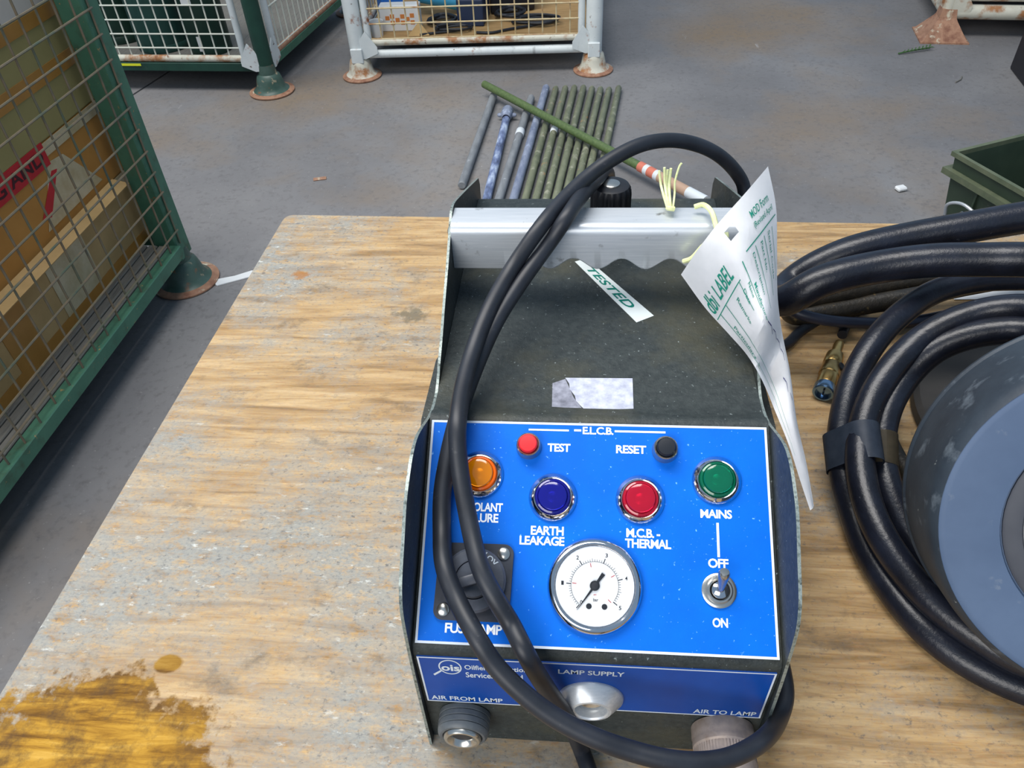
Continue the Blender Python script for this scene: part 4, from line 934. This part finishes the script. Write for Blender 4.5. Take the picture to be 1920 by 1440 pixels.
# ---- silver stillage behind the rods
so_ = V((-.9658, 3.1184)); sdu = D2(1.479); sdv = D2(91.479)
ss = stillage('stillage', 'silver painted rusty stillage behind the rods filled with odds and ends', so_, sdu, .9918, sdv, 1.0, .95,
    dict(pr=.034, fr=.084, foot='white_rust', post='white_paint', wire='wire_rust', wr=.0032, fz=.135, fsheet='tan_floor', post_z=.07,
         U=dict(off=0, rz=.094, rr=.0175, rm='white_paint', z0=.141, s0=.052, fm='white_paint', fb='white_rust', fr=.0145, gm='white_paint', v0=.109, vs=.0560, h0=.215, hs=.060, woff=.0),
         V=dict(off=0, rz=.094, rr=.0175, rm='white_paint', z0=.141, s0=.060, fm='white_paint', fb='white_rust', fr=.0145, gm='white_paint', v0=.109, vs=.0560, h0=.215, hs=.060, woff=.0)))
for k in (0, .9918):
    for dd, nn in ((sdu, sdv),):
        b = nb(); add_box(b, V((so_.x, so_.y, T)) + sdu * k - sdv * .036 + ZZ * .098, (.050, .012, .060), (sdu, sdv, ZZ), .003); obj('foot_bracket', b, 'white_paint', ss, smooth=False)
def SP(s, o_, z): return V((so_.x, so_.y, T)) + sdu * s + sdv * o_ + ZZ * (.1392 + z)
b = nb(); add_box(b, SP(.17, .155, .052), (.172, .055, .104), (sdu, sdv, ZZ), .003); wb = obj('white_box', b, 'white_item', smooth=False); tag(wb, 'white box with orange print inside the silver stillage', 'box')
bm = nb()
for k, (a, c_) in enumerate(((.0, .6), (.16, .25), (.16, .72), (.33, .45), (.5, .25), (.5, .7), (.66, .5), (.82, .25), (.82, .75))):
    add_box(bm, SP(.105 + .13 * a + .012, .1272, .022 + .055 * c_), (.018, .0008, .017), (sdu, sdv, ZZ))
obj('orange_print', bm, 'orange_print', wb, smooth=False)
b = nb(); add_lathe(b, SP(.075, .080, 0), (0, 0, 1), [(0, 0), (.024, 0), (.029, .060), (.031, .062), (.027, .060), (.023, .004), (0, .004)], 28); tag(obj('cup', b, 'white_item'), 'small white cup at the left end inside the silver stillage', 'cup')
b = nb(); add_box(b, SP(.095, .33, .06), (.10, .20, .12), (D2(20), D2(110), ZZ), .008, 2); tag(obj('plastic_case', b, 'blue_item', smooth=False), 'bright blue plastic case behind the white box in the silver stillage', 'case')
b = nb(); add_lathe(b, SP(.195, .36, .17), (.35, -.9, .2), [(0, -.09), (.052, -.09), (.056, -.07), (.056, .06), (.048, .072), (.02, .07), (0, .062)], 28); tag(obj('cloth_roll', b, 'greygreen_item'), 'grey-green roll above the blue case in the silver stillage', 'roll')
b = nb(); add_lathe(b, SP(.325, .34, .064), (.93, .15, -.25), [(0, -.10), (.03, -.10), (.034, -.09), (.034, .08), (.026, .09), (0, .088)], 24); tag(obj('plastic_tube', b, 'cyan_item'), 'pale blue plastic tube right of the white box in the silver stillage', 'tube')
b = nb(); add_box(b, SP(.475, .24, .055), (.115, .16, .11), (D2(-4), D2(86), ZZ), .006, 2); tag(obj('dark_box', b, 'navy_item', smooth=False), 'dark blue-grey box in the centre of the silver stillage', 'box')
b = nb(); add_box(b, SP(.62, .42, .10), (.20, .20, .20), (D2(15), D2(105), ZZ), .012, 2); tag(obj('dark_bag', b, 'case_black', smooth=False), 'black case at the back of the silver stillage', 'case')
b = nb(); add_prism(b, [SP(.21, .055, .002), SP(.30, .06, .002), SP(.255, .10, .045)], sdv * .004 + ZZ * .002); tag(obj('card_scrap', b, 'card', smooth=False), 'small cardboard scrap at the front edge in the silver stillage', 'scrap')
random.seed(3)
def scribble(cx, cy, rx, ry, turns, r, lab, m='rubber', z=.004, tail=None):
    pts = []
    n = int(turns * 10)
    for k in range(n + 1):
        a = 2 * PI * k / 10; w = 1 + .18 * math.sin(k * 1.7)
        pts.append(SP(cx + rx * w * math.cos(a) + .004 * k / 10, cy + ry * w * math.sin(a), r + z + .007 * k / 10 + .003 * math.sin(k)))
    if tail: pts = [SP(*q) for q in tail] + pts
    b = nb(); add_tube(b, relax(smooth_path(pts, 4), 2), r, 8)
    return tag(obj('black_lead', b, m), lab, 'cable')
scribble(.745, .17, .090, .045, 2.6, .0055, 'looped black lead at the right in the silver stillage', tail=[(.50, .07, .006), (.57, .06, .006), (.62, .09, .007)])
scribble(.40, .11, .075, .030, 1.6, .005, 'crossed black lead near the front middle of the silver stillage', tail=[(.26, .06, .006), (.31, .075, .006)])
scribble(.335, .20, .055, .05, 2.6, .007, 'tangle of black lead beside the dark blue-grey box in the silver stillage')
scribble(.63, .25, .055, .05, 2.4, .008, 'bundle of black lead behind the looped lead in the silver stillage', z=.01)

# ---- far right stillage
qo = V((1.5364, 3.4686)); qdu = D2(-6.6); qdv = D2(83.4)
stillage('stillage', 'rusty white stillage at the top right with a pyramid foot', qo, qdu, 1.0, qdv, 1.0, .9,
    dict(pr=.028, fr=.098, pyr=True, foot='rust', post='white_rust', wire='wire_rust', wr=.003, fz=.145, fsheet='rust', post_z=.06,
         U=dict(off=0, rz=.103, rr=.030, rm='white_rust', z0=.16, s0=.05, fm='white_rust', fr=.014, gm='white_rust', v0=.10, vs=.056, h0=.22, hs=.06, woff=0),
         V=dict(off=0, rz=.103, rr=.030, rm='white_rust', z0=.16, s0=.05, fm='white_rust', fr=.014, gm='white_rust', v0=.10, vs=.056, h0=.22, hs=.06, woff=0)))

# ================================================================== RODS ON THE FLOOR
RODS = [ (-0.3707,2.8616,-0.7870), (-0.4103,2.1295,-0.7870), (-0.3024,2.6524,-0.7870), (-0.3196,1.9590,-0.7870), (-0.2190,2.8312,-0.7870), (-0.2840,1.9590,-0.7870), (-0.1640,2.9286,-0.7870), (-0.2367,1.9590,-0.7870), (-0.1249,2.9220,-0.7870), (-0.1995,1.9590,-0.7870), (-0.0863,2.9260,-0.7870), (-0.1659,1.9590,-0.7870), (-0.0499,2.9301,-0.7870), (-0.1323,1.9590,-0.7870), (-0.0134,2.9289,-0.7870), (-0.1000,1.9915,-0.7870), (0.0208,2.9171,-0.7870), (-0.0646,2.0581,-0.7870), (0.0549,2.9107,-0.7870), (-0.0278,2.1272,-0.7870), (0.0888,2.9043,-0.7870), (0.0086,2.1990,-0.7870), (0.1272,2.9188,-0.7870), (0.0535,2.2545,-0.7870) ]
ORD = ['first', 'second', 'third', 'fourth', 'fifth', 'sixth', 'seventh', 'eighth', 'ninth', 'tenth', 'eleventh', 'twelfth']
RM = ['rod_grey', 'rod_mixed', 'rod_grey', 'rod_blue', 'rod_olive', 'rod_olive', 'rod_olive', 'rod_olive', 'rod_olive', 'rod_olive', 'rod_olive', 'rod_olive']
RL = ['outermost grey rod at the left end of the row on the floor', 'blue and white rod with a knobbly head, second from the left of the row', 'grey rod with a tan lower end, third from the left of the row', 'blue-grey rod, fourth from the left of the row',
      'plain olive rod beside the blue-grey rod in the row', 'olive rod with a pale raised joint, sixth from the left', 'seventh rod from the left of the row, olive', 'eighth rod from the left of the row, olive',
      'ninth rod from the left of the row, olive with worn patches', 'tenth rod from the left of the row, olive', 'eleventh rod from the left of the row, olive', 'rightmost olive rod at the end of the row']
JT = [None, None, .36, None, .64, .40, .3, .55, .52, .62, .5, .45]
for k in range(12):
    A, B = V(RODS[2 * k]), V(RODS[2 * k + 1]); r = .0125 if k > 3 else .0145
    A.z = B.z = T + r * 1.12 + .0006; d = (B - A).normalized()
    t_ = thing('rod', RL[k], 'rod', ((A + B) / 2).to_tuple()[:2] + (T,), 'row of rods lying on the floor')
    b = nb(); add_lathe(b, A, d, [(0, 0), (r * .8, 0), (r, .004), (r, (B - A).length - .004), (r * .8, (B - A).length), (0, (B - A).length)], 16); obj('shaft', b, RM[k], t_)
    if JT[k]:
        m = 'stripe_white' if k in (2, 5) else RM[k]
        b = nb(); add_lathe(b, A.lerp(B, JT[k]), d, [(r * 1.0, -.02), (r * 1.12, -.017), (r * 1.12, .017), (r * 1.0, .02)], 16); obj('joint', b, m, t_)
    if k == 1:
        b = nb(); hd_ = A.copy()
        add_lathe(b, hd_ - d * .055 + ZZ * .006, d, [(0, 0), (.020, .002), (.023, .015), (.021, .035), (.024, .045), (.020, .058), (.0145, .075)], 20)
        for a in (-1, 1): add_lathe(b, hd_ - d * .012 + ZZ * .004, d.cross(ZZ) * a, [(.008, .012), (.008, .030), (.005, .036), (0, .037)], 14)
        obj('head', b, 'rod_blue', t_)
    else:
        b = nb(); add_lathe(b, A, d, [(r * .55, -.012), (r * .7, -.010), (r * .7, .001)], 12); obj('ferrule', b, RM[k], t_)
DIAG = [ (-0.4093,2.8862,-0.7490), (0.1773,2.1912,-0.7490), (0.2227,2.1365,-0.7490), (0.3181,2.0224,-0.7490), (0.3838,1.9509,-0.7490) ]
pl_ = thing('pole', 'green pole with taped end lying diagonally across the row of rods', 'pole', V(DIAG[1]).to_tuple()[:2] + (T,))
P0_, P1_, P2_, P3_, P4_ = [V(q) for q in DIAG]
b = nb(); add_tube(b, [P0_, P0_.lerp(P1_, .5), P1_], .0145, 14); obj('shaft', b, 'bamboo', pl_)
L_ = (P3_ - P1_).length; d = (P3_ - P1_).normalized()
for k, (a, c_, m) in enumerate(((0, .12, 'stripe_red'), (.12, .2, 'stripe_white'), (.2, .34, 'stripe_red'), (.34, .42, 'stripe_white'), (.42, .78, 'stripe_tan'), (.78, 1.0, 'stripe_tan'))):
    b = nb(); add_tube(b, [P1_ + d * L_ * a, P1_ + d * L_ * c_], .0172, 16); obj('tape_wrap', b, m, pl_)
b = nb(); add_tube(b, [P3_, P3_ + d * .075], .0175, 16); obj('tape_wrap', b, 'stripe_white', pl_, label='white wrapped end')
b = nb(); add_lathe(b, P3_ + d * .074, d, [(.010, 0), (.010, .02), (.006, .025), (0, .026)], 14); obj('tip', b, 'brass', pl_)

# ================================================================== CRATE, BOX AND LITTER
ce = V((.9506, 1.7869, 0)); ca = D2(24.5); cb = D2(-65.5); CH = .30
cr = thing('crate', 'dark green plastic crate on the floor behind the bench at right', 'crate', (ce + ca * .2 + cb * .3).to_tuple()[:2] + (T,))
def CP(a, c_, z): return V((ce.x, ce.y, T)) + ca * a + cb * c_ + ZZ * z
LA, LB = .40, .60
def loop(ins, z): return [CP(ins, ins, z), CP(LA - ins, ins, z), CP(LA - ins, LB - ins, z), CP(ins, LB - ins, z)]
def crate_shell(rings, m, nm, cap0=True, cap1=False):
    b = nb(); R = [[b.verts.new(p) for p in q] for q in rings]
    for x, y in zip(R, R[1:]):
        for i in range(4): b.faces.new((x[i], x[(i + 1) % 4], y[(i + 1) % 4], y[i]))
    if cap0: b.faces.new(R[0])
    if cap1: b.faces.new(R[-1])
    return obj(nm, b, m, cr, smooth=False)
crate_shell([loop(.036, 0), loop(.012, CH - .06), loop(.008, CH - .012), loop(.012, CH - .012), loop(.016, CH - .06), loop(.040, .006)], 'crate', 'body', True, True)
crate_shell([loop(.0085, CH - .012), loop(.0, CH - .012), loop(.0, CH), loop(.011, CH), loop(.011, CH - .012)], 'crate_rim', 'rim', False)
crate_shell([loop(.0115, CH - .062), loop(-.006, CH - .062), loop(-.006, CH - .046), loop(.0105, CH - .046)], 'crate_rim', 'lower_rim', False)
for s in (.11, .25, .41, .55):
    b = nb(); add_box(b, CP(.016, s, CH - .16), (.016, .006, .18), (ca, cb, ZZ)); obj('rib', b, 'crate', cr, smooth=False)
b = nb(); add_tube(b, smooth_path([CP(.004, .045, CH - .165), CP(-.012, .055, CH - .125), CP(-.016, .10, CH - .100), CP(-.014, .155, CH - .108), CP(-.006, .20, CH - .132), CP(.008, .225, CH - .16)], 5), .0042, 10); obj('carry_loop', b, 'alu', cr, label='pale grey wire handle')
b = nb(); add_lathe(b, CP(.006, .115, CH - .125), -ca, [(.005, 0), (.005, .018), (.011, .020), (.011, .026), (.006, .029), (0, .029)], 16); obj('bolt', b, 'chrome', cr)

bu = V((-.0178, -.1955, 0)).normalized(); bv = V((-bu.y, bu.x, 0))
b = nb(); add_box(b, V((1.6890, 3.0993, T + .12)) + bu * .20 + bv * .15, (.40, .30, .24), (bu, bv, ZZ), .008, 2); bx = obj('equipment_box', b, 'case_black', smooth=False); tag(bx, 'black box at the right edge of the photo on the concrete floor', 'box')
for k in range(2):
    b = nb(); add_lathe(b, V((1.6890, 3.0993, T + .155 - .018 * k)) + bu * (.020 + .012 * k) , -bv, [(.006, -.001), (.006, .002), (0, .003)], 12); obj('rivet', b, 'nickel', bx)
b = nb(); add_prism(b, [(-1.0824, 1.6011, T + .0008), (-1.0223, 1.6233, T + .0008), (-.9796, 1.6510, T + .0008), (-.93, 1.652, T + .0008), (-.95, 1.632, T + .0008), (-1.0594, 1.5745, T + .0008)], (0, 0, .003)); tag(obj('plastic_strip', b, 'white_item', smooth=False), 'white plastic strip on the floor beside the green stillage foot', 'litter')
b = nb(); add_box(b, (.9973, 2.1209, T + .0075), (.032, .026, .013), (D2(20), D2(110), ZZ), .004, 1); tag(obj('paper_scrap', b, 'white_item', smooth=False), 'small white scrap on the floor behind the hoses', 'litter')
b = nb(); add_box(b, (-.9182, 2.2084, T + .002), (.045, .02, .003), (D2(15), D2(105), ZZ), .001); tag(obj('flat_scrap', b, 'rust', smooth=False), 'small flat brownish scrap on the open floor left of the rods', 'litter')
b = nb(); add_lathe(b, (-1.17, 3.80, T + .02), (.8, .5, 0), [(0, -.03), (.014, -.028), (.020, -.01), (.020, .02), (.012, .03), (0, .031)], 16); tag(obj('plastic_plug', b, 'white_item'), 'small white plastic plug on the floor behind the stillages', 'litter')
sg = thing('leafy_sprig', 'green leafy sprig on the floor near the pyramid foot', 'sprig', (1.374, 3.285, T))
A, B = V((1.3038, 3.2605, T + .006)), V((1.4433, 3.3085, T + .010)); d = (B - A).normalized(); sd = V((-d.y, d.x, 0))
b = nb(); add_tube(b, [A, A.lerp(B, .5) + ZZ * .002, B], .0035, 8); obj('stem', b, 'leaf', sg)
random.seed(5)
for k in range(16):
    f = .12 + .86 * k / 15; p = A.lerp(B, f) + ZZ * .003; w = .007 + .012 * f; dd = (sd * (1 if k % 2 else -1) + d * .9).normalized()
    b = nb(); add_prism(b, [p, p + dd * w * .6 + d * w * .35 + ZZ * .004, p + dd * w * 1.4 + ZZ * .003, p + dd * w * .6 - d * w * .25 + ZZ * .004], ZZ * .0012); obj('leaflet', b, 'leaf', sg, smooth=False)
b = nb(); add_tube(b, [V((1.4370, 2.96, T + .003)), V((1.464, 2.985, T + .0035)), V((1.478, 3.012, T + .004))], .0025, 6); tag(obj('twig', b, 'plank'), 'tiny dark twig on the floor below the leafy sprig', 'twig')
